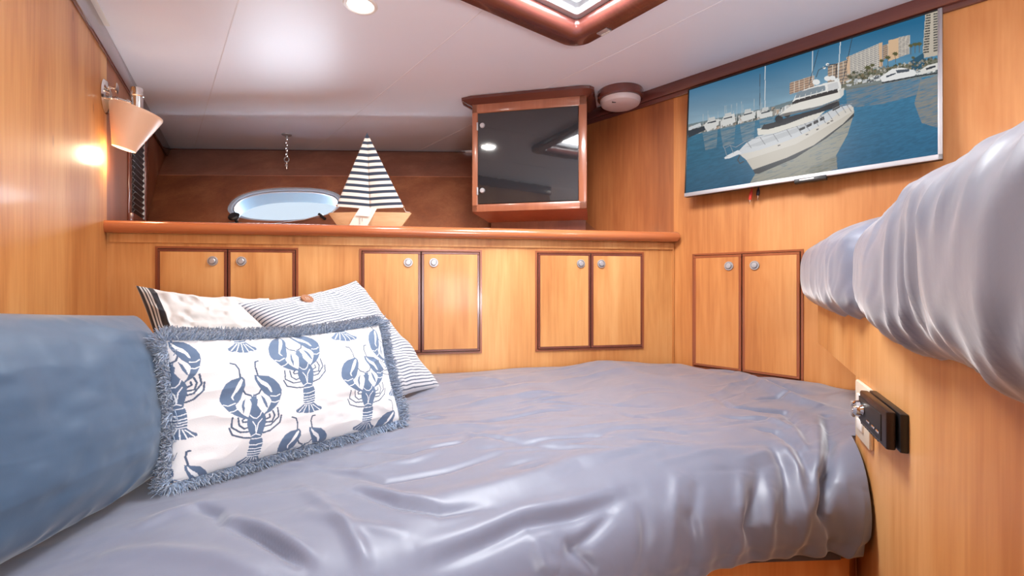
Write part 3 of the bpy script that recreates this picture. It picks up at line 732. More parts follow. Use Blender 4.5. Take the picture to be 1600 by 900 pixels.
p.poly([(1073, 205), (1098, 198), (1100, 204), (1074, 216)], (48, 56, 62)); p.poly([(1074, 200), (1092, 193), (1094, 198), (1074, 204)], (196, 200, 202))
# buildings
def bld(q, col, rows=0, cols=0, dark=(86, 84, 84), lite=(214, 206, 192)):
    p.poly(q, col)
    if rows:
        q = np.array(q, float); tl, tr_, br_, bl = q[0], q[1], q[2], q[3]
        for i in range(rows):
            f0 = (i+.35)/rows; f1 = (i+.75)/rows
            p.poly([tl+(bl-tl)*f0, tr_+(br_-tr_)*f0, tr_+(br_-tr_)*f1, tl+(bl-tl)*f1], dark, .7)
        for j in range(cols):
            g0 = (j+.85)/cols; g1 = (j+1.0)/cols
            p.poly([tl+(tr_-tl)*g0, tl+(tr_-tl)*g1, bl+(br_-bl)*g1, bl+(br_-bl)*g0], lite, .7)
p.poly([(1238, 170), (1322, 138), (1475, 108), (1475, 92), (1322, 118), (1240, 154)], (112, 112, 98))
bld([(1229.5, 132), (1268, 120), (1268, 138), (1229.5, 150)], (186, 154, 130), 5, 5)
bld([(1289, 106), (1323, 95), (1323, 132), (1289, 138)], (176, 152, 130), 7, 4)
bld([(1323, 90), (1375, 68), (1375, 106), (1324, 122)], (196, 190, 182), 12, 8)
p.poly([(1319, 92), (1324, 89), (1325, 122), (1320, 123)], (208, 176, 146)); p.poly([(1371, 69), (1376.5, 68), (1376.5, 106), (1371, 107)], (206, 172, 138))
bld([(1377, 73), (1386, 70), (1386, 92), (1377, 96)], (176, 150, 126), 7, 1)
bld([(1386, 65), (1404, 60), (1404, 92), (1386, 98)], (208, 176, 142))
bld([(1402, 60), (1421, 56), (1420, 86), (1402, 92)], (192, 184, 174), 12, 3)
bld([(1446, 21), (1466, 15), (1468, 88), (1441, 93)], (186, 176, 160))
for i in range(15):
    y = 24+i*4.2; p.poly([(1447-i*.3, y), (1455-i*.25, y-1.5), (1455-i*.25, y+.8), (1447-i*.3, y+2.2)], (70, 70, 66)); p.poly([(1459, y-2.5), (1466, y-4), (1466, y-1.7), (1459, y-.2)], (84, 82, 78))
p.poly([(1421, 98), (1443, 84), (1445, 110), (1421, 116)], (40, 84, 106))
for k in range(300):
    x = r2.uniform(1318, 1470); yb = float(np.interp(x, [1318, 1475], [126, 98]))+r2.uniform(-9, 8); s_ = r2.uniform(.8, 3)
    c = r2.choice([(66, 76, 50), (92, 96, 66), (120, 106, 78), (190, 186, 176), (60, 64, 48), (150, 140, 120)])
    p.poly([(x-s_, yb), (x, yb-s_), (x+s_, yb), (x, yb+s_)], c, .8)
for tx, ty, s_ in ((1422, 73, 5), (1429, 71, 6), (1436, 70, 6), (1397, 86, 6), (1385, 92, 6), (1353, 108, 7), (1360, 104, 5), (1375, 97, 5), (1426, 92, 4)):
    p.poly([(tx+s_*math.cos(a)*(1 if i % 2 else .6), ty+s_*.6*math.sin(a)*(1 if i % 2 else .6)) for i, a in enumerate([2*PI*k/16 for k in range(16)])], (84, 86, 52)); p.line([(tx, ty), (tx+.5, ty+14)], .8, (96, 84, 62))
for k in range(120):
    x = r2.uniform(1316, 1468); yb = float(np.interp(x, [1316, 1372, 1475], [137, 128, 112]))+r2.uniform(-7, 1); w_ = r2.uniform(2, 9)
    p.poly([(x, yb-2), (x+w_, yb-3), (x+w_*.9, yb-.5), (x+1, yb+1)], r2.choice([(222, 222, 218), (204, 206, 206), (180, 184, 186), (70, 76, 82)]), .9)
p.poly([(1372, 124), (1380, 118), (1392, 110), (1408, 108), (1428, 112), (1432, 117), (1428, 121), (1376, 131)], (224, 224, 222)); p.poly([(1382, 121), (1398, 116), (1398, 118), (1383, 124)], (66, 74, 84)); p.poly([(1398, 112), (1420, 110), (1420, 114), (1400, 117)], (76, 84, 92))
p.poly([(1437, 112), (1450, 104), (1466, 100), (1468, 110), (1440, 119)], (214, 212, 206)); p.poly([(1446, 109), (1462, 104), (1463, 107), (1448, 112)], (56, 60, 66)); p.poly([(1375, 131), (1430, 121), (1475, 114), (1475, 116), (1430, 123), (1376, 133)], (40, 48, 52))
# the white yacht
def Z6(pts): return [(1040+x/2.814, y/2.814) for x, y in pts]
p.poly(Z6([(385, 765), (560, 700), (700, 612), (815, 520), (790, 600), (740, 690), (745, 750), (600, 785), (400, 806), (362, 806)]), (156, 152, 136), .92, ripf(.5))
p.poly(Z6([(600, 760), (640, 735), (745, 690), (745, 745), (640, 770)]), (92, 96, 84), .8, ripf(-.1))
p.poly(Z6([(315, 680), (400, 662), (560, 610), (700, 540), (760, 495), (800, 470), (816, 480), (820, 505), (770, 556), (640, 650), (520, 702), (400, 750), (375, 750), (345, 705)]), (206, 200, 190))
p.poly(Z6([(345, 705), (560, 640), (760, 530), (818, 495), (820, 505), (770, 556), (640, 650), (520, 702), (400, 750), (375, 750)]), (186, 178, 164), .7)
p.poly(Z6([(375, 748), (520, 699), (640, 645), (770, 552), (820, 503), (818, 520), (700, 613), (560, 700), (400, 766), (383, 766)]), (58, 60, 60))
p.poly(Z6([(310, 668), (345, 632), (392, 605), (470, 585), (560, 560), (640, 530), (700, 500), (755, 478), (800, 468), (810, 474), (760, 497), (700, 542), (560, 612), (400, 664), (316, 682)]), (198, 200, 202))
p.poly(Z6([(340, 650), (470, 600), (560, 570), (640, 540), (640, 550), (560, 590), (400, 645)]), (170, 172, 174), .6)
p.poly(Z6([(395, 600), (392, 570), (470, 560), (600, 520), (690, 495), (650, 530), (560, 566), (470, 590)]), (214, 210, 200))
p.poly(Z6([(408, 574), (420, 553), (460, 545), (500, 530), (560, 512), (660, 485), (745, 448), (757, 476), (700, 492), (600, 522), (520, 552), (440, 574)]), (44, 44, 46))
for cx_, cy_, r_ in ((487, 530, 18), (522, 508, 15)): p.poly(Z6([(cx_+r_*math.cos(a), cy_+r_*math.sin(a)) for a in [2*PI*k/14 for k in range(14)]]), (32, 32, 34))
p.poly(Z6([(485, 512), (540, 470), (600, 448), (690, 420), (752, 402), (760, 425), (755, 440), (680, 468), (600, 488), (520, 502)]), (222, 218, 210))
p.poly(Z6([(485, 512), (520, 502), (680, 470), (755, 442), (755, 450), (640, 488), (500, 520)]), (120, 116, 110), .8)
p.poly(Z6([(542, 462), (560, 425), (600, 400), (690, 372), (752, 360), (760, 378), (762, 402), (680, 428), (600, 446)]), (226, 224, 220))
p.poly(Z6([(543, 458), (560, 446), (640, 424), (745, 398), (747, 414), (640, 440), (545, 464)]), (58, 54, 52))
p.poly(Z6([(556, 440), (566, 415), (640, 392), (690, 382), (690, 405), (640, 420)]), (128, 140, 148)); p.poly(Z6([(700, 378), (745, 366), (752, 396), (704, 408)]), (200, 200, 200))
for k in range(7): x = 575+k*25; p.line(Z6([(x, 444-k*6.5), (x+3, 426-k*6.5)]), .8, (210, 208, 204))
p.poly(Z6([(755, 400), (775, 392), (772, 425), (757, 440)]), (206, 204, 198)); p.poly(Z6([(720, 478), (752, 452), (756, 480), (724, 496)]), (60, 60, 60))
for cx_, cy_, r_ in ((650, 368, 17), (700, 352, 15), (722, 350, 14), (742, 358, 12), (700, 290, 8), (685, 305, 7)): p.poly(Z6([(cx_+r_*math.cos(a), cy_+r_*.75*math.sin(a)) for a in [2*PI*k/12 for k in range(12)]]), (226, 226, 224))
p.line(Z6([(633, 232), (633, 360)]), 1.2, (208, 214, 216)); p.line(Z6([(757, 190), (746, 360)]), 1.4, (208, 214, 216)); p.line(Z6([(660, 225), (618, 380)]), .9, (52, 60, 66)); p.line(Z6([(810, 172), (764, 385)]), 1.0, (52, 60, 66))
p.line(Z6([(650, 345), (660, 315), (690, 300), (720, 300)]), 1.1, (70, 76, 80)); p.line(Z6([(740, 290), (738, 350)]), 1.6, (60, 60, 60)); p.line(Z6([(700, 292), (745, 288)]), 1.3, (60, 60, 60))
for q in ([(575, 572), (600, 562), (602, 572), (577, 583)], [(606, 558), (630, 547), (632, 558), (608, 569)], [(638, 542), (658, 532), (661, 545), (640, 555)], [(666, 528), (684, 518), (688, 532), (668, 540)]): p.poly(Z6(q), (48, 46, 46))
for q in ((488, 643), (610, 597), (656, 575), (704, 548), (720, 538)): p.poly(Z6([(q[0]-6, q[1]), (q[0]+6, q[1]-3), (q[0]+5, q[1]+2), (q[0]-5, q[1]+5)]), (90, 84, 80))
rail = [(300, 650), (345, 622), (405, 608), (462, 595), (520, 575), (565, 562), (640, 540), (700, 500), (760, 470), (810, 462)]
p.line(Z6(rail), .8, (150, 152, 156))
for k, (x, y) in enumerate([(345, 622), (405, 608), (462, 595), (520, 575), (565, 562), (600, 550), (640, 530), (670, 515), (700, 500), (730, 484), (760, 470), (785, 466)]): p.line(Z6([(x, y), (x+22, y+32)]), .9, (112, 112, 116))
p.poly(Z6([(250, 695), (262, 685), (310, 662), (325, 676), (272, 698), (254, 700)]), (214, 214, 214)); p.line(Z6([(262, 690), (252, 655), (245, 645)]), .8, (140, 146, 150)); p.line(Z6([(290, 675), (275, 640)]), .8, (140, 146, 150)); p.line(Z6([(250, 655), (275, 642), (300, 650)]), .7, (140, 146, 150))
p.line(Z6([(318, 685), (308, 705), (318, 720), (334, 712)]), 1.6, (60, 62, 64))
p.C *= .93
set_colors(scr.data, p.C)

# cable plugs hanging below the television
for px, py, mat, lab in ((1174.5, 297, 'red_plastic', 'red cable plug dangling below the television'), (1185, 294, 'blue_dark', 'dark navy cable plug dangling below the television, right of the red one')):
    t = WR.t(px, -.022); q = WR.w(t, -.022); zt0 = CZ+(HZ-py)/F*q.y
    e = empty('cable_plug', (q.x, q.y, zt0), WR.rz, lab, 'plug', 'audio plugs below the television')
    lean = -.006 if mat == 'red_plastic' else -.002; dz = 0 if mat == 'red_plastic' else .004
    bm = bmesh.new(); tube(bm, [(0.004, .012, .03), (.001, -.0012, .008), (0, 0, -.004)], .0022, 8); bm_obj('cable', bm, M[mat], e, True)
    bm = bmesh.new(); tube(bm, [(0, 0, -.002), (lean*.3, 0, -.008), (lean*.6, 0, -.02), (lean, 0, -.034+dz*2)], [.0028, .005, .0056, .0048], 14); bm_obj('grip', bm, M[mat], e, True)
    bm = bmesh.new(); tube(bm, [(lean, 0, -.034+dz*2), (lean*1.1, 0, -.042+dz*2)], .0034, 12); tube(bm, [(lean*1.1, 0, -.042+dz*2), (lean*1.2, 0, -.050+dz*2)], .0014, 8); bm_obj('metal_tip', bm, M['chrome'], e, True)

# ================================================================== TOY SAILBOAT on the ledge
by = 1.80; s_ = by/F
def bp2(px, py, dy=0): return Vector(((px-800)*s_, dy, (HZ-py)*s_-(.0)))
base = Vector((0, by, 1.1))
zs = 1.298
e = empty('toy_sailboat', ((578-800)*s_, by, zs), .0, 'toy sailboat with navy and white striped sails and a pale wooden hull on the ledge', 'ornament')
def lp(px, py): return ((px-578)*s_, 0, (HZ-py)*s_+1.1-zs)
hullz1 = lp(0, 333)[2]
bm = bmesh.new(); xl, xr = lp(513, 0)[0], lp(643, 0)[0]
stations = 21; loops = []
for i in range(stations):
    f = i/(stations-1); x = xl+(xr-xl)*f; wd = .028*math.sin(PI*f)**.55+.0005
    bot = max(0, .0)
    # keel line rises towards the ends
    kz = 0.0 if .16 < f < .86 else ((.16-f)/.16*hullz1 if f <= .16 else (f-.86)/.14*hullz1)
    kz = min(kz, hullz1-.0005)
    loops.append([bm.verts.new((x, y_, z_)) for y_, z_ in ((-wd, hullz1), (-wd*.9, kz*.5+hullz1*.5), (-wd*.62, kz), (wd*.62, kz), (wd*.9, kz*.5+hullz1*.5), (wd, hullz1))])
for A, B in zip(loops, loops[1:]):
    for k in range(6): bm.faces.new((A[k], A[(k+1) % 6], B[(k+1) % 6], B[k]))
bm.faces.new(loops[0]); bm.faces.new(loops[-1][::-1]); hull = bm_obj('hull', bm, M['balsa'], e, True)
bm = bmesh.new(); tube(bm, [(lp(576.5, 0)[0], .004, hullz1), (lp(574, 0)[0], .004, lp(0, 209)[2])], .0022, 10); bm_obj('mast', bm, M['balsa'], e, True)
apex = np.array(lp(573.5, 207)); bl_ = np.array(lp(526.5, 323.5)); br2 = np.array(lp(632.5, 325)); md = np.array(lp(577.5, 327))
def sail(name, A, B, fold):
    nu, nv = 60, 24; P = []
    for i in range(nu):
        f = i/(nu-1)
        a_ = apex+(A-apex)*f; b_ = apex+(B-apex)*f
        for j in range(nv):
            g = j/(nv-1); q = a_+(b_-a_)*g; q = q+np.array([0, -.006*math.sin(PI*g)*f+fold(g)*f, -.0015*math.sin(PI*g)*f]); P.append(q)
    o = grid_obj(name, np.array(P), nu, nv, M['printed'], e)
    zz = np.array(P)[:, 2]; f_ = (apex[2]-zz)/(apex[2]-lp(0, 325)[2])
    C = np.tile(s2l((226, 218, 210)), (len(P), 1)); nav = s2l((52, 60, 76))
    # stripes follow the drawn bands
    st = (f_-.076)/.0805; m_ = (f_ < .075) | ((st > 0) & ((st % 1) > .52) & ((st % 1) < 1.0) & (f_ < .965))
    C[m_] = nav; set_colors(o.data, C)
    so = o.modifiers.new('s', 'SOLIDIFY'); so.thickness = .0012
    return o
# denser grid rows along stripes
def sail2(name, A, B, fold):
    nu, nv = 240, 14; f = np.linspace(0.0, 1, nu)[:, None]; g = np.linspace(0, 1, nv)[None, :]
    a_ = apex[None, None]+(A-apex)[None, None]*f[..., None]; b_ = apex[None, None]+(B-apex)[None, None]*f[..., None]
    P = a_+(b_-a_)*g[..., None]; P[..., 1] += -.006*np.sin(PI*g)*f+fold(g)*f
    P = P.reshape(-1, 3); o = grid_obj(name, P, nu, nv, M['printed'], e)
    ff = np.repeat(np.linspace(0, 1, nu), nv)
    st = (ff-.076)/.0808; m_ = (ff < .078) | ((st > 0) & ((st % 1) > .52) & (ff < .975))
    C = np.where(m_[:, None], s2l((54, 62, 78)), s2l((224, 216, 208))); set_colors(o.data, C)
    so = o.modifiers.new('s', 'SOLIDIFY'); so.thickness = .0012
    return o
sail2('front_sail', bl_, md, lambda g: -.010*(1-g)); sail2('main_sail', md, br2, lambda g: -.012*g)
bm = bmesh.new(); tube(bm, [lp(631, 325), lp(634, 331), lp(641, 332)], .0012, 6); bm_obj('rigging', bm, M['string'], e)
bm = bmesh.new(); tube(bm, [lp(527, 323), lp(523, 328), lp(519, 333)], .0010, 6); bm_obj('rigging', bm, M['string'], e)
for q_, nm in ((lp(632, 324), 'grommet'), (lp(528, 322), 'grommet')):
    bm = bmesh.new(); lathe(bm, [(.0, 0), (.003, 0), (.003, .001), (0, .001)], 12, Matrix.Translation((q_[0], -.012, q_[2])) @ R); bm_obj(nm, bm, M['chrome'], e)
# paper tag over the hull
bm = bmesh.new()
tgp = [(562, 325, -.030), (589, 325.5, -.030), (585, 333, -.033), (580, 342, -.036), (574, 353, -.038), (545, 353, -.038), (551, 342, -.036), (557, 332, -.033)]
def P3(px, py, y_): k = (by+y_)/by; v = lp(px, py); return ((px-800)*s_*k-(578-800)*s_, y_, ((HZ-py)*s_*k)+1.1-zs)
v = [bm.verts.new(P3(*q)) for q in tgp]
for a_ in ((0, 1, 2, 7), (7, 2, 3, 6), (6, 3, 4, 5)): bm.faces.new([v[i] for i in a_])
tg = bm_obj('paper_tag', bm, M['paper'], e); so = tg.modifiers.new('s', 'SOLIDIFY'); so.thickness = .0008
bm = bmesh.new(); v = [bm.verts.new(P3(*q)) for q in ((563, 324.5, -.034), (582, 325.5, -.034), (577, 338.5, -.041), (556, 336.5, -.041))]; bm.faces.new(v)
tg2 = bm_obj('folded_label', bm, M['paper_w'], tg); so = tg2.modifiers.new('s', 'SOLIDIFY'); so.thickness = .0008
bm = bmesh.new()
for x_, y0_, y1_ in ((562, 340.5, 350.5), (566, 340, 346)):
    v = [bm.verts.new(P3(*q)) for q in ((x_-.5, y0_, -.040), (x_+.5, y0_, -.040), (x_+.5, y1_, -.041), (x_-.5, y1_, -.041))]; bm.faces.new(v)
v = [bm.verts.new(P3(*q)) for q in ((560.5, 340.3, -.040), (564.5, 340.3, -.040), (564.5, 341.0, -.040), (560.5, 341.0, -.040))]; bm.faces.new(v)
bm_obj('tag_printing', bm, M['ink'], tg)

# ================================================================== PARTITION / UPPER BERTH on the right
e = empty('berth_partition', WP.w(0, 0, 0), WP.rz, 'tall cherry partition panel on the right carrying the upper berth', 'partition')
xe = WP.t(1337); xf = WP.t(1278)
bm = bmesh.new()
pp = [(xe+.014, 0), (.80, 0), (.80, 1.03), (xf, 1.03), (xf, .918), (xe, .903), (xe, .80)]
f_ = [bm.verts.new((x, 0, z)) for x, z in pp]; g_ = [bm.verts.new((x, .022, z)) for x, z in pp]
bm.faces.new(f_); bm.faces.new(g_[::-1])
for i in range(len(pp)): j = (i+1) % len(pp); bm.faces.new((f_[j], f_[i], g_[i], g_[j]))
bm_obj('panel', bm, M['cherry'], e)
inv = (Matrix.Translation(e.location) @ Matrix.Rotation(WP.rz, 4, 'Z')).inverted()
def lq(v): w_ = inv @ Vector((v[0], v[1], 0)); return (w_.x, w_.y)
plat = [(xf+.005, .022), (.80, .022), (.80, .75), lq(WR.w(1.55, -.01)), lq(WR.w(WR.t(1278)+.06, -.01))]
bm = bmesh.new(); prism(bm, plat, .965, 1.005); bm_obj('platform', bm, M['cherry_side'], e)

# comforter on the upper berth
ns_, nt_ = 260, 200
ks = np.linspace(0, 1, ns_)[:, None]; th = np.linspace(0, 2*PI, nt_)[None, :]
x_l = (xf-.085)+ks**1.4*1.50              # along the panel, near is +
end = np.clip((x_l-(xf-.085))/.085, 0, 1); cap = np.sqrt(np.clip(1-(1-end)**2, 0, 1)); cap = np.minimum(cap, np.sqrt(np.clip(1-(1-np.clip((xf-.085+1.50-x_l)/.12, 0, 1))**2, 0, 1)))
lump = .010*np.exp(-((x_l+.18)/.16)**2)+.03*np.clip((x_l-.18)/.25, 0, 1)
hw = .30*(.55+.45*cap)*np.where(cap > 0, 1, 0); hh = (.122+lump*.8)*cap
cy0 = .255-.02*np.clip((x_l-.1)/.3, 0, 1)
cz0 = 1.122-.004*np.clip((x_l+.0)/.3, 0, 1)
c_, s__ = np.cos(th), np.sin(th)
pw = .62
ex = np.sign(c_)*np.abs(c_)**pw; ez = np.sign(s__)*np.abs(s__)**pw
yy = cy0+hw*ex; zz = cz0+hh*ez; xx = x_l+0*th
# folds running round the roll
ang = th
al = x_l*1.0
q1 = al*8+1.5*np.sin(ang*1.1+.6)+1.4*vnoise(ang*.9+0*al, al*3)
sl_ = .35+.65*(.5+.5*np.sin(ang+2.6+al*2))
fold = .011*(ridged(q1, ang*.45+al*.8)-.4)*sl_+.0042*(ridged(al*19+2.6*np.sin(ang+1.2+al)+0*ang, ang*1.1+al*3)-.4)*sl_+.006*vnoise(al*7+0*ang, ang*1.4)+.0012*fbm(al*40+4*ang, ang*4, 2)
fold = fold*np.clip(cap, 0, 1)*(.45+.55*np.clip(x_l*2+.9, 0, 1))
pinch = -.018*np.exp(-((x_l-.11+.05*np.sin(th))/.03)**2)
fold = fold+pinch
yy = yy+fold*c_; zz = zz+fold*s__*.8
zz = np.maximum(zz, np.where(yy > -.002, 1.009, .96))
P = np.stack([xx+0*yy, yy, zz], -1).reshape(-1, 3)
Mw = np.array(WP.M); Pw = P @ Mw[:3, :3].T+Mw[:3, 3]
dW = (Pw[:, 0]-WR.p[0])*WR.n[0]+(Pw[:, 1]-WR.p[1])*WR.n[1]+.012
push = np.clip(dW, 0, None); Pw[:, 0] -= push*WR.n[0]; Pw[:, 1] -= push*WR.n[1]
cf = grid_obj('comforter', Pw, ns_, nt_, M['duvet']); tag(cf, 'thick folded grey satin comforter on the upper berth at the right', 'comforter')

# switch plate
tz = lambda px, py: WP.z(px, py)
x0_, x1_ = WP.t(1338, -.006), WP.t(1359.5, -.006)
zpt, zpb = .902, .790
e = empty('switch_plate', WP.w((x0_+x1_)/2, 0, zpb), WP.rz, 'cream switch plate with rocker switches on the right partition', 'switch')
hwp = (x1_-x0_)/2; hp_ = zpt-zpb
bx('plate', -hwp, hwp, -.008, 0, 0, hp_, M['cream_plastic'], e, .003)
for i in range(3): bx('rocker', -hwp*.50, hwp*.30, -.0115, -.007, hp_*(.19+.215*i), hp_*(.19+.215*i+.18), M['white_plastic'], e, .0015)
# black latch housing
x0_, x1_ = WP.t(1357, -.012), WP.t(1413, -.006)
e = empty('latch_housing', WP.w((x0_+x1_)/2, 0, .868), WP.rz, 'black ribbed latch housing with a chrome catch beside the cream switch plate', 'latch')
hx_ = (x1_-x0_)/2
bx('back_plate', -hx_, hx_, -.011, 0, -.022, .036, M['black'], e, .002)
bx('front_block', -hx_+.004, hx_-.008, -.026, -.013, -.022, .036, M['brown_metal'], e, .003)
bx('face', -hx_+.004, hx_-.03, -.0275, -.025, -.016, .026, M['black_soft'], e, .001)
bm = bmesh.new()
for i in range(9): box(bm, -hx_+.008+i*.0125, -hx_+.0145+i*.0125, -.0255, -.014, -.0232, -.021, .0005, 1)
o = bm_obj('ribbed_edge', bm, M['black'], e)
bm = bmesh.new(); lathe(bm, [(0, 0), (.012, 0), (.014, .004), (.013, .010), (.009, .014), (.006, .014), (.004, .011), (0, .011)], 24, Matrix.Translation((-hx_+.020, -.026, .006)) @ R)
lathe(bm, [(0, 0), (.008, 0), (.009, .003), (.006, .007), (0, .007)], 20, Matrix.Translation((-hx_+.038, -.026, .008)) @ R); bm_obj('chrome_catch', bm, M['chrome'], e, True)
bm = bmesh.new(); box(bm, -hx_+.004, -hx_+.016, -.040, -.034, -.012, .016, .002); bm_obj('catch_tab', bm, M['nickel'], e, True)
bm = bmesh.new()
for x_ in (0.0, .03, .055): box(bm, x_-.02, x_-.004, -.0295, -.0275, -.006, -.002, .0008, 1)
bm_obj('chrome_marks', bm, M['chrome'], e)

# ================================================================== BED
def cr(pts, n):
    pts = [np.array(p, float) for p in pts]; pts = [2*pts[0]-pts[1]]+pts+[2*pts[-1]-pts[-2]]; out = []
    seg = len(pts)-3; per = n/seg
    for k in range(n):
        f = k/(n-1)*seg; i = min(int(f), seg-1); t = f-i; a_, b_, c_, d_ = pts[i:i+4]
        out.append(.5*((2*b_)+(-a_+c_)*t+(2*a_-5*b_+4*c_-d_)*t*t+(-a_+3*b_-3*c_+d_)*t**3))
    return np.array(out)
edge_pts = [(-.585, .255), (-.40, .40), (-.21, .535), (.0, .665), (.22, .775), (.43, .845), (.58, .862), (.655, .868)]
na = 560
Fc = cr(edge_pts, na)
BLc = np.array(WL.w(-.03, -.012))[:2]; BRc = np.array(WB.w(LB-.02, -.012))[:2]; EP = np.array(WR.w(.66, -.012))[:2]
l1 = np.linalg.norm(BRc-BLc); l2 = np.linalg.norm(EP-BRc); tt_ = np.linspace(0, l1+l2, na)
Bc = np.where((tt_ < l1)[:, None], BLc+(BRc-BLc)*(tt_/l1)[:, None], BRc+(EP-BRc)*((tt_-l1)/l2)[:, None])
# soften corner
kk = 25; pad = np.vstack([np.repeat(Bc[:1], kk, 0), Bc, np.repeat(Bc[-1:], kk, 0)]); sm = np.stack([np.convolve(pad[:, i], np.ones(2*kk+1)/(2*kk+1), 'valid') for i in range(2)], 1); Bc = sm
# base cabinet & mattress
inset = .045
nrm = np.stack([-(np.gradient(Fc[:, 1])), np.gradient(Fc[:, 0])], 1); nrm /= np.linalg.norm(nrm, axis=1)[:, None]   # inward
def _bl(N, tgt, w_):
    N = N*(1-w_)[:, None]+np.array(tgt)[None]*w_[:, None]; return N/np.linalg.norm(N, axis=1)[:, None]
_s = np.linspace(0, 1, na); nrm = _bl(nrm, (.423, .906), np.clip((_s-.72)/.22, 0, 1)); nrm = _bl(nrm, (-.502, .865), np.clip((.2-_s)/.2, 0, 1))
Fi = Fc+nrm*inset
pol = [tuple(q) for q in Fi[::14]]+[tuple(q) for q in Bc[::-1][::14]]
bedp = [tuple(q) for q in Fi[::20]]+[tuple(WP.w(xe+.02, -.004))[:2], tuple(WR.w(.62, -.006))[:2], tuple(WB.w(LB-.01, -.006))[:2], tuple(WB.w(.01, -.006))[:2]]
bm = bmesh.new(); prism(bm, bedp, .0, .56); o = bm_obj('berth_base', bm, M['cherry_side']); tag(o, 'curved cherry wood base under the bed, showing below the duvet hem', 'bed base')
Fi2 = Fc+nrm*.03
pol2 = [tuple(q) for q in Fi2[::14]]+[tuple(q) for q in Bc[::-1][::14]]
cen = np.mean(pol2, 0); pol2 = [tuple(np.array(q)+(cen-np.array(q))*.03) for q in pol2]
bm = bmesh.new(); prism(bm, pol2, .56, .712); o = bm_obj('mattress', bm, M['mattress']); tag(o, 'thick mattress under the grey duvet', 'mattress')

# duvet
strokes = []   # (polyline in plan, width, height)
def stroke(pts, w, h): strokes.append((pts, w, h))
stroke([(355, 818), (400, 832), (440, 855), (478, 884)], .009, -.017); stroke([(350, 808), (400, 820), (450, 846), (490, 874)], .012, .008)
stroke([(300, 790), (336, 800), (350, 822)], .008, -.008)
stroke([(552, 768), (620, 788), (690, 800), (760, 790)], .010, -.010); stroke([(552, 758), (620, 776), (690, 788)], .012, .007)
stroke([(625, 780), (688, 775), (771, 760), (845, 741), (898, 719), (967, 707), (1030, 694), (1113, 700), (1176, 702)], .022, .008)
stroke([(659, 890), (747, 853), (820, 819), (898, 804), (942, 788), (1000, 766)], .014, -.012)
stroke([(640, 862), (747, 833), (820, 802), (898, 786), (960, 768)], .018, .009)
stroke([(690, 640), (760, 625), (840, 612), (930, 606)], .014, .005); stroke([(700, 662), (780, 655), (860, 640), (900, 640)], .010, -.006)
stroke([(1100, 574), (1152, 588), (1211, 610), (1255, 630), (1289, 637)], .022, .020); stroke([(1165, 583), (1215, 600), (1262, 616)], .020, -.016)
stroke([(1176, 624), (1205, 622), (1240, 620)], .010, -.008); stroke([(1113, 619), (1142, 636), (1186, 641), (1225, 643), (1255, 671), (1269, 702)], .011, -.011)
stroke([(1150, 652), (1200, 655), (1240, 672), (1262, 710)], .012, .009)
stroke([(1176, 668), (1211, 673), (1240, 692), (1255, 716), (1262, 760)], .011, -.011)
stroke([(1201, 697), (1225, 726), (1232, 780), (1228, 820)], .012, -.012); stroke([(1215, 690), (1245, 730), (1250, 800), (1235, 860)], .012, .010)
stroke([(1290, 650), (1297, 690), (1288, 746), (1285, 804), (1298, 868)], .010, -.027)
stroke([(1274, 650), (1280, 726), (1262, 804), (1238, 880)], .016, .013); stroke([(1308, 640), (1325, 690), (1318, 760), (1330, 840)], .020, .013)
stroke([(1186, 730), (1180, 780), (1168, 824), (1176, 880)], .012, -.013); stroke([(1160, 740), (1155, 800), (1150, 870)], .012, .009)
stroke([(1150, 790), (1142, 868)], .010, -.009); stroke([(1205, 760), (1200, 820), (1195, 880)], .012, .010)
stroke([(1090, 750), (1082, 810), (1085, 890)], .012, -.008); stroke([(1060, 740), (1050, 800), (1040, 880)], .012, .006)
stroke([(880, 840), (905, 870), (935, 895)], .010, -.008); stroke([(960, 800), (925, 835), (880, 872)], .010, -.008); stroke([(830, 840), (850, 880), (870, 898)], .012, .007)
stroke([(1000, 780), (1010, 830), (1000, 890)], .012, -.006)
stroke([(430, 720), (560, 735), (640, 720), (700, 700)], .010, .004); stroke([(560, 700), (640, 708), (720, 690), (760, 668)], .008, -.004)
stroke([(200, 830), (260, 805), (330, 780)], .012, .005); stroke([(150, 870), (240, 860), (330, 870), (420, 900)], .014, .006)
stroke([(470, 760), (520, 800), (560, 850), (575, 890)], .011, .007); stroke([(680, 600), (760, 590), (820, 600)], .012, .005)
stroke([(500, 735), (600, 752), (700, 735), (790, 705)], .010, -.006); stroke([(640, 835), (560, 820), (470, 800)], .012, .005)
stroke([(640, 690), (730, 676), (800, 682)], .009, .004); stroke([(900, 690), (960, 670), (1040, 672), (1090, 682)], .012, -.004)
r3 = random.Random(11)
for k in range(60):   # small random creases over the top
    px = r3.uniform(380, 1180); py = r3.uniform(600, 740); a_ = r3.uniform(-.5, .35); l_ = r3.uniform(50, 150)
    stroke([(px, py), (px+l_*.5*math.cos(a_), py+l_*.3*math.sin(a_)+r3.uniform(-3, 3)), (px+l_*math.cos(a_), py+l_*.5*math.sin(a_))], r3.uniform(.006, .012), r3.choice([-1, 1])*r3.uniform(.0015, .0045))
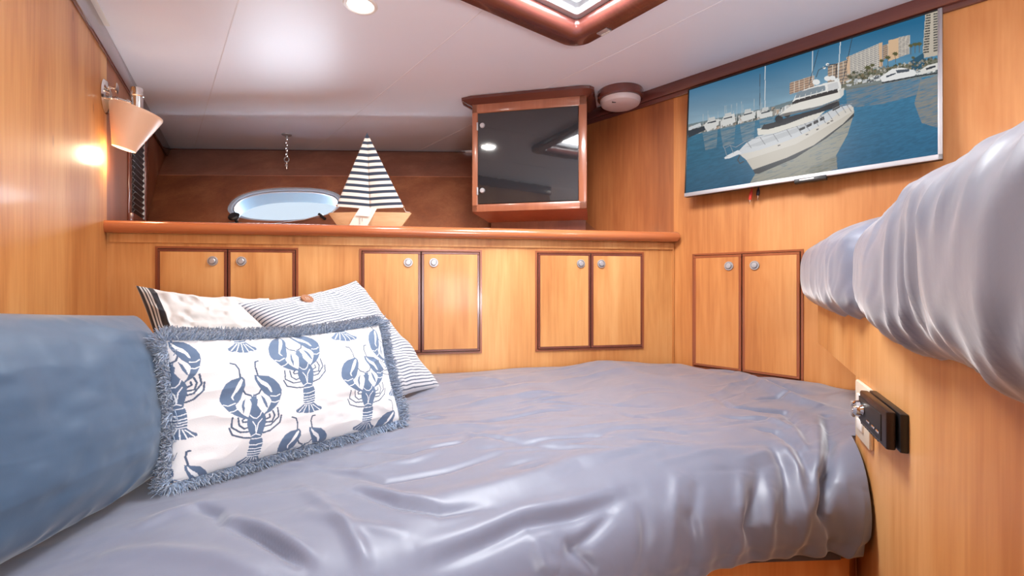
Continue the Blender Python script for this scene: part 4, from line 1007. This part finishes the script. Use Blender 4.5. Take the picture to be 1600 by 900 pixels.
def stroke_h(Q):
    """relief of every fold on the surface points Q; fold points are looked up on the surface itself"""
    pxs = 800+F*Q[:, 0]/Q[:, 1]; pys = HZ-F*(Q[:, 2]-CZ)/Q[:, 1]; H = np.zeros(len(Q))
    for pts, w_, h_ in strokes:
        P3_ = np.array([Q[np.argmin((pxs-a_)**2+(pys-b_)**2)] for a_, b_ in pts])
        lo_ = P3_.min(0)-4*w_; hi_ = P3_.max(0)+4*w_
        idx = np.nonzero(np.all((Q > lo_) & (Q < hi_), 1))[0]
        if not len(idx): continue
        q = Q[idx]; best = np.full(len(idx), 1e9); par = np.zeros(len(idx)); n = len(P3_)-1
        for i in range(n):
            A_ = P3_[i]; d_ = P3_[i+1]-A_; t = np.clip(((q-A_)@d_)/(d_@d_+1e-12), 0, 1)
            r_ = np.linalg.norm(q-A_-t[:, None]*d_, axis=1); m_ = r_ < best; best = np.where(m_, r_, best); par = np.where(m_, (i+t)/n, par)
        H[idx] += h_*np.exp(-(best/w_)**2)*np.sin(PI*np.clip(par, .02, .98))**.6
    return H
prof = [(-.020, .592), (-.004, .585), (.006, .592), (.012, .612), (.018, .63), (.020, .66), (.014, .685), (.000, .708), (-.022, .728), (-.052, .745), (-.095, .757), (-.15, .763), (-.19, .7648)]
prof = cr([(o_, z_) for o_, z_ in prof], 110)
ntop = 300
P = np.zeros((na, 110+ntop, 3)); arc = np.concatenate([[0], np.cumsum(np.linalg.norm(np.diff(Fc, axis=0), axis=1))])
for j in range(110):
    P[:, j, :2] = Fc-nrm*prof[j, 0]; P[:, j, 2] = prof[j, 1]
st0 = Fc-nrm*prof[-1, 0]; tv_ = np.linspace(0, 1, ntop+1)[1:]
for j, t in enumerate(tv_):
    P[:, 110+j, :2] = st0+(Bc-st0)*t; P[:, 110+j, 2] = .765
x = P[..., 0].ravel(); y = P[..., 1].ravel(); jj = np.tile(np.arange(110+ntop), na); aa = np.repeat(arc, 110+ntop)
top = np.clip((jj-70)/60, 0, 1)
dz = .026*np.exp(-((x-.35)/.30)**2-((y-1.78)/.22)**2)+.010*np.exp(-((x-.1)/.5)**2-((y-1.25)/.35)**2)
dz += .007*fbm(x*5, y*5, 2)
wx = x+.05*vnoise(x*5, y*5); wy = y+.05*vnoise(x*5+50, y*5+7)
ca, sa = math.cos(.45), math.sin(.45)
la, lb = wx*ca+wy*sa, -wx*sa+wy*ca
dz += .0036*(ridged(la*3.2, lb*11)-.4)+.0008*ridged(la*8+9, lb*24)+.0022*fbm(wx*8, wy*9, 2)
dz += .006*np.clip(.5-np.abs(x+.35)*1.2, 0, 1)*0
P[..., 2] += (dz*top).reshape(na, -1)
# back edge drops
bt_ = np.clip((jj-110)/ntop, 0, 1); P[..., 2] -= (.03*np.clip((bt_-.975)/.025, 0, 1)**2).reshape(na, -1)
# drape folds on the front
v_ = np.clip((118-jj)/90, 0, 1)
amp = .006+.004*np.clip((aa-.75)/.5, 0, 1)
fo = (ridged(aa*13+.8*vnoise(jj/40.+0*aa, aa*3), jj/160.)*.8+.6*vnoise(aa*28, jj/90.))*amp*v_
nn = np.repeat(nrm, 110+ntop, 0)
P[..., 0] -= (fo*nn[:, 0]).reshape(na, -1); P[..., 1] -= (fo*nn[:, 1]).reshape(na, -1)
P[..., 2] += (.010*vnoise(aa*6, aa*0+3)*np.clip((60-jj)/60, 0, 1)).reshape(na, -1)
# folds, raised along the surface normal
Gu = np.gradient(P, axis=0); Gv = np.gradient(P, axis=1); NN = np.cross(Gu, Gv); NN /= np.linalg.norm(NN, axis=2)[..., None]+1e-9
if NN[na//2, 300, 2] < 0: NN = -NN
P += NN*stroke_h(P.reshape(-1, 3)).reshape(na, -1)[..., None]
_w = (np.clip((np.linspace(0, 1, na)-.93)/.07, 0, 1)**1.5)[:, None]*np.clip((np.arange(110+ntop)-30)/50, 0, 1)[None]*np.clip((260-np.arange(110+ntop))/80, 0, 1)[None]
P[..., 0] += .045*.906*_w; P[..., 1] -= .045*.423*_w
# keep clear of the partition and walls
Pf = P.reshape(-1, 3)
for W, offp in ((WP, .006), (WR, .008), (WB, .008), (WL, .008)):
    dW = (Pf[:, 0]-W.p[0])*W.n[0]+(Pf[:, 1]-W.p[1])*W.n[1]+offp
    if W is WP:
        tl_ = (Pf[:, 0]-W.p[0])*W.d[0]+(Pf[:, 1]-W.p[1])*W.d[1]; mk = tl_ > xe-.01
        dW = np.where(mk, dW, -1)
    push = np.clip(dW, 0, None); Pf[:, 0] -= push*W.n[0]; Pf[:, 1] -= push*W.n[1]
dv = grid_obj('duvet', Pf, na, 110+ntop, M['duvet']); tag(dv, 'large wrinkled grey satin duvet covering the bed', 'duvet')

# ================================================================== PILLOWS
def pillow(name, corners, thick, mat, parent=None, nu=120, nv=120, pinch=.06, wr=.004, seed=0, pw=.5, paint=None, face=(0, -1, 0), back=.8, sag=0, colfn=None):
    """corners TL,TR,BR,BL; front faces (TR-TL)x(BL-TL)"""
    TL, TR, BR, BL = [np.array(c, float) for c in corners]
    s1 = np.linspace(0, 1, nu)[:, None]; s2 = np.linspace(0, 1, nv)[None, :]
    # finer spacing near rims
    s1 = .5-.5*np.cos(PI*s1)*1.0 if False else s1
    u = 2*s1-1+0*s2; v = 2*s2-1+0*s1
    uu = u*(1-pinch*(1-v**2)); vv = v*(1-np.where(v < 0, pinch*1.3+sag, pinch*.8)*(1-u**2))
    a = (uu+1)/2; b = (vv+1)/2
    base = (1-a)[..., None]*(1-b)[..., None]*TL+a[..., None]*(1-b)[..., None]*TR+a[..., None]*b[..., None]*BR+(1-a)[..., None]*b[..., None]*BL
    nr = np.cross(BL-TL, TR-TL)+np.cross(BR-BL, BR-TR)*0; nr /= np.linalg.norm(nr)
    if nr@np.array(face, float) < 0: nr = -nr
    bulge = np.clip((1-u**4)*(1-v**4), 0, 1)**pw*(.72+.28*(1-u**2)*(1-v**2))
    n1 = fbm(u*2.2+seed*7.1, v*2.2+seed*3.3, 3); cr_ = ridged(u*3.2+.6*n1+seed, v*3.2+seed*2)*np.clip(np.maximum(np.abs(u), np.abs(v))*1.2-.2, 0, 1)
    wv = wr*(n1+.9*cr_)*np.clip(bulge*2, 0, 1)
    front = base+nr*(thick*bulge+wv)[..., None]; rear = base-nr*(thick*back*bulge)[..., None]
    me_u = u.ravel(); N1 = nu*nv
    V = np.concatenate([front.reshape(-1, 3), rear.reshape(-1, 3)]); 
    F1 = grid_faces(nu, nv); F2 = grid_faces(nu, nv, N1)[:, ::-1]
    me = D.meshes.new(name); Fa = np.concatenate([F1, F2])
    me.vertices.add(len(V)); me.vertices.foreach_set('co', V.astype(np.float32).ravel())
    me.loops.add(len(Fa)*4); me.loops.foreach_set('vertex_index', Fa.ravel().astype(np.int32))
    me.polygons.add(len(Fa)); me.polygons.foreach_set('loop_start', np.arange(0, len(Fa)*4, 4, dtype=np.int32))
    me.polygons.foreach_set('use_smooth', np.ones(len(Fa), bool)); me.update(calc_edges=True); me.materials.append(mat)
    if colfn is not None: C = colfn(((u+1)/2).ravel(), ((v+1)/2).ravel(), uu.ravel(), vv.ravel()); set_colors(me, np.concatenate([C, C]))
    o = D.objects.new(name, me); COL.objects.link(o)
    if parent: o.parent = parent
    return o, front, rear, nr
def at(px, py, Yd): return ((px-800)/F*Yd, Yd, CZ+(HZ-py)/F*Yd)

# --- lobster print
LOB = dict(
 solid=[[(60,360),(62,320),(75,270),(105,220),(150,188),(200,172),(240,160),(262,185),(268,225),(255,275),(245,310),(235,345),(215,375),(190,400),(200,430),(240,470),(270,490),(300,505),(298,522),(250,515),(190,490),(140,462),(100,420),(72,385)],
  [(340,145),(400,150),(460,155),(510,185),(550,225),(572,270),(572,310),(555,370),(530,410),(495,450),(450,475),(440,488),(436,470),(455,450),(478,400),(490,360),(470,330),(430,300),(400,265),(365,220),(345,185)],
  [(308,350),(325,345),(318,312),(335,328),(345,300),(352,328),(368,312),(366,345),(378,350),(370,400),(400,440),(440,480),(455,510),(455,560),(440,620),(430,665),(410,690),(350,690),(325,650),(305,610),(292,560),(295,520),(310,480),(318,430),(325,390),(316,365)],
  [(278,338),(250,370),(240,410),(252,450),(258,480),(268,430),(262,400),(270,365)], [(398,310),(432,340),(452,380),(465,425),(450,420),(425,380),(412,345)],
  [(345,660),(375,645),(415,655),(440,690),(450,730),(445,770),(448,810),(440,852),(335,852),(330,810),(335,770),(328,720),(340,690)],
  [(338,850),(442,850),(475,880),(515,895),(520,915),(490,930),(455,930),(430,945),(390,945),(350,945),(320,935),(285,938),(258,925),(256,905),(300,880)]],
 white=[[(235,175),(246,192),(230,240),(205,285),(190,300),(170,330),(180,362),(165,352),(155,330),(175,290),(190,250),(215,200)], [(358,152),(400,188),(450,213),(482,250),(497,292),(482,288),(455,252),(400,222),(368,185)]],
 wline=[[(92,398),(130,408),(188,384)], [(138,464),(180,452),(208,434)], [(484,322),(530,325),(560,308)], [(484,372),(520,378),(553,364)], [(316,486),(345,510),(375,514),(400,490),(412,458)], [(342,543),(368,578),(378,645)], [(420,518),(390,560),(378,645)],
  [(345,668),(375,650),(415,660)], [(345,695),(400,690),(440,680)], [(330,748),(390,748),(450,730)], [(334,782),(390,782),(446,768)], [(330,808),(390,806),(448,792)], [(332,830),(390,828),(446,815)], [(336,850),(390,850),(442,840)], [(368,862),(330,932)], [(388,862),(388,940)], [(408,862),(440,935)], [(350,862),(285,925)], [(428,865),(495,922)]],
 line=[[(298,545),(258,548),(250,530),(268,518)], [(300,595),(270,606),(228,575),(214,512)], [(310,632),(240,636),(165,592),(166,508)], [(338,686),(270,685),(175,660),(146,600)],
  [(450,522),(488,505),(480,480)], [(455,548),(510,542),(526,490),(505,450)], [(455,582),(500,572),(562,500),(545,425)], [(440,640),(500,620),(576,550),(582,490)],
  [(224,168),(212,95),(190,55),(150,45)], [(370,150),(348,80),(354,35),(380,28)], [(248,270),(275,305),(322,318)], [(404,262),(388,300),(352,316)]])
LBC = [at(262, 755, .735), at(622, 655, 1.06)]
TLp, TRp, BRp, BLp = at(254, 530, .775), at(592, 506, 1.10), at(626, 658, 1.06), at(260, 760, .735)
Wp, Hp = .432, .228
ph = homog([(254, 530), (592, 506), (626, 658), (260, 760)], [(0, 0), (1, 0), (1, 1), (0, 1)])
def lobcol(a, b, uu, vv):
    X = (uu+1)/2*Wp; Y = (vv+1)/2*Hp
    p = Paint(X, Y, (222, 220, 219)); blue = (94, 112, 138); lineb = (80, 94, 116)
    def stamp(px, py, k, tilt=0, sx=1.0):
        ct, st = math.cos(tilt), math.sin(tilt)
        def T(pts):
            out = []
            for x, y in pts:
                dx_, dy_ = (x-375)*k*sx, (y-480)*k; u_, v_ = ph(px+dx_*ct+dy_*st, py-dx_*st+dy_*ct); out.append((u_*Wp, v_*Hp))
            return out
        m_ = k*Wp/340
        for q in LOB['line']: p.line(T(q), 12*m_, lineb)
        for q in LOB['solid']: p.poly(T(q), blue)
        for q in LOB['white']: p.poly(T(q), (236, 236, 236))
        for q in LOB['wline']: p.line(T(q), 7*m_, (232, 234, 236))
    for a_ in ((387, 646, .176, 0), (457, 574, .152, .10), (558, 606, .143, .02), (270, 597, .188, .05), (367, 476, .166, 0), (524, 466, .150, 0), (600, 556, .135, .15, .8), (290, 790, .195, 0), (475, 718, .155, 0), (626, 686, .142, 0)): stamp(*a_)
    return p.C
e = empty('lobster_pillow', (TLp[0]*.5+BRp[0]*.5, .92, .77), 0, 'white lumbar pillow printed with blue lobsters, with a blue fringe', 'pillow')
inv = np.array([-e.location[0], -e.location[1], -e.location[2]])
tolocal = lambda c: tuple(np.array(c)+inv)
cover, fr_, re_, nr_ = pillow('cover', [tolocal(c) for c in (TLp, TRp, BRp, BLp)], .055, M['printed'], e, 560, 300, .035, .0028, 3, .5, sag=.07, colfn=lobcol)
# fringe: strands around the seam
bm = bmesh.new()
nu_, nv_ = fr_.shape[:2]
loop = [fr_[i, 0] for i in range(0, nu_, 2)]+[fr_[nu_-1, j] for j in range(0, nv_, 2)]+[fr_[i, nv_-1] for i in range(nu_-1, -1, -2)]+[fr_[0, j] for j in range(nv_-1, -1, -2)]
loop = np.array(loop); cl = np.linalg.norm(np.diff(np.vstack([loop, loop[:1]]), axis=0), axis=1); cum = np.concatenate([[0], np.cumsum(cl)]); ctr = loop.mean(0)
Ltot = cum[-1]; NS = 10500; VV = []; FF = []
lo2 = np.vstack([loop, loop[:1]])
cu = np.cross(nr_, [0, 0, 1.]);
for k in range(NS):
    s_0 = r3.random()*Ltot; pt = np.array([np.interp(s_0, cum, lo2[:, i]) for i in range(3)])
    p2 = np.array([np.interp((s_0+.01) % Ltot, cum, lo2[:, i]) for i in range(3)]); tg_ = p2-pt; tg_ /= (np.linalg.norm(tg_)+1e-9)
    out = np.cross(tg_, nr_); out /= np.linalg.norm(out)
    if np.dot(out, pt-ctr) < 0: out = -out
    a_ = r3.gauss(.20, .50); ln = r3.uniform(.018, .027)
    dr_ = out*math.cos(a_)+nr_*math.sin(a_)+tg_*r3.gauss(0, .22); dr_ /= np.linalg.norm(dr_)
    cu_ = nr_*r3.gauss(0, .35)+tg_*r3.gauss(0, .5)
    st_ = pt+nr_*r3.uniform(-.004, .007)-out*.003; w_ = r3.uniform(.0007, .0012)
    sd = np.cross(dr_, nr_+tg_*.3); sd /= (np.linalg.norm(sd)+1e-9); s2_ = np.cross(sd, dr_)
    b0 = len(VV)
    for q, ww in ((0, .8), (.4, 1), (.75, 1.0), (1, .55)):
        c_p = st_+dr_*ln*q+cu_*ln*q*q*.5
        for an in (0, 2.094, 4.189): VV.append(c_p+(sd*math.cos(an)+s2_*math.sin(an))*w_*ww)
    for q in range(3):
        for i in range(3): j = (i+1) % 3; FF.append((b0+q*3+i, b0+q*3+j, b0+q*3+3+j, b0+q*3+3+i))
    FF.append((b0+11, b0+10, b0+9))
m_fr, nt, b = new_mat('blue_chenille_yarn')
b.inputs['Roughness'].default_value = .8; b.inputs['Sheen Weight'].default_value = .6
g_n = nt.nodes.new('ShaderNodeTexNoise'); g_n.inputs['Scale'].default_value = 260; tcn = nt.nodes.new('ShaderNodeTexCoord'); nt.links.new(tcn.outputs['Object'], g_n.inputs['Vector'])
rn = nt.nodes.new('ShaderNodeValToRGB'); rn.color_ramp.elements[0].color = L(92, 112, 142); rn.color_ramp.elements[0].position = .35; rn.color_ramp.elements[1].color = L(164, 182, 208); rn.color_ramp.elements[1].position = .68
nt.links.new(g_n.outputs['Fac'], rn.inputs[0]); nt.links.new(rn.outputs[0], b.inputs['Base Color'])
fro = mesh_obj('fringe', VV, FF, m_fr, e, True); fro['kind'] = 'stuff'

# --- striped ticking pillow with a wooden button
sTL, sTR, sBR = at(372, 474, 1.12), at(556, 438, 1.50), at(688, 604, 1.50)
sBL = tuple(np.array(sTL)+(np.array(sBR)-np.array(sTR))*.98); sBL = (sBL[0], sBL[1], max(sBL[2], .775))
def tick(a, b, uu, vv):
    p = (b*44.0+.10*np.sin(a*6)) % 1; m_ = p < .36
    C = np.where(m_[:, None], s2l((92, 100, 118)), s2l((208, 208, 212)))
    sm_ = (np.abs(a-.36) < .004); C[sm_] = s2l((150, 152, 162)); return C
e = empty('striped_pillow', (np.array(sTL)[0]*.5+sBR[0]*.5, 1.38, .775), 0, 'white pillow with fine grey ticking stripes and a round brown button', 'pillow')
inv = -np.array(e.location)
sp, f2, r2_, n2_ = pillow('cover', [np.array(c)+inv for c in (sTL, sTR, sBR, sBL)], .060, M['printed'], e, 140, 620, .07, .006, 5, .55, colfn=tick)
iu, iv = int(.37*139), int(.085*619); q0 = f2[iu, iv]; t1 = f2[iu+6, iv]-f2[iu-6, iv]; t2 = f2[iu, iv+14]-f2[iu, iv-14]; nb = np.cross(t1, t2); nb /= np.linalg.norm(nb)
if nb[1] > 0: nb = -nb
nbv = Vector(nb*.8+n2_*.5).normalized(); Rb = nbv.to_track_quat('Z', 'Y').to_matrix().to_4x4()
bm = bmesh.new(); lathe(bm, [(0, 0), (.016, 0), (.0175, .002), (.0165, .005), (.012, .0045), (0, .004)], 32, Matrix.Translation(Vector(q0)+nbv*.001) @ Rb); bt_o = bm_obj('button', bm, M['button'], e, True)
bm = bmesh.new()
for dx_ in (-.003, .003):
    for dy_ in (-.003, .003): lathe(bm, [(0, .0052), (.0013, .0052), (.0013, .0042), (0, .0042)], 8, Matrix.Translation(Vector(q0)+nbv*.001) @ Rb @ Matrix.Translation((dx_, dy_, 0)))
bm_obj('button_thread', bm, M['string'], bt_o)

# --- white pillow with black striped border, behind
wTL, wTR = at(212, 446, 1.20), at(420, 466, 1.36)
wBL, wBR = at(262, 640, 1.02), at(470, 600, 1.30)
wBL = (wBL[0]-.02, wBL[1]+.02, .80); wBR = (wBR[0]+.05, wBR[1], .79)
def border(a, b, uu, vv):
    C = np.tile(s2l((206, 205, 204)), (len(a), 1)); blk = s2l((44, 44, 50))
    for lo, hi in ((0, .018), (.030, .038), (.048, .056), (.066, .105)): C[(a > lo) & (a < hi)] = blk
    return C
e = empty('white_pillow', (-.75, 1.2, .78), 0, 'plain white pillow with black border stripes at its left edge, rearmost on the bed', 'pillow')
inv = -np.array(e.location)
pillow('cover', [np.array(c)+inv for c in (wTL, wTR, wBR, wBL)], .055, M['printed'], e, 300, 160, .09, .012, 9, .6, colfn=border)

# --- big slate blue pillow at the left
def P_b(x, y, z): return (x, y, z)
bTL, bTR = (-.640, .36, 1.085), (-.690, .850, 1.038)
bBR, bBL = (-.612, .80, .772), (-.610, .36, .765)
e = empty('blue_pillow', (-.6, .62, .77), 0, 'large plain slate blue satin pillow standing against the left wall', 'pillow')
inv = -np.array(e.location)
pillow('cover', [np.array(c)+inv for c in (bTL, bTR, bBR, bBL)], .100, M['blue_satin'], e, 160, 160, .02, .0045, 2, .42, back=.25, face=(1, -.2, 0))
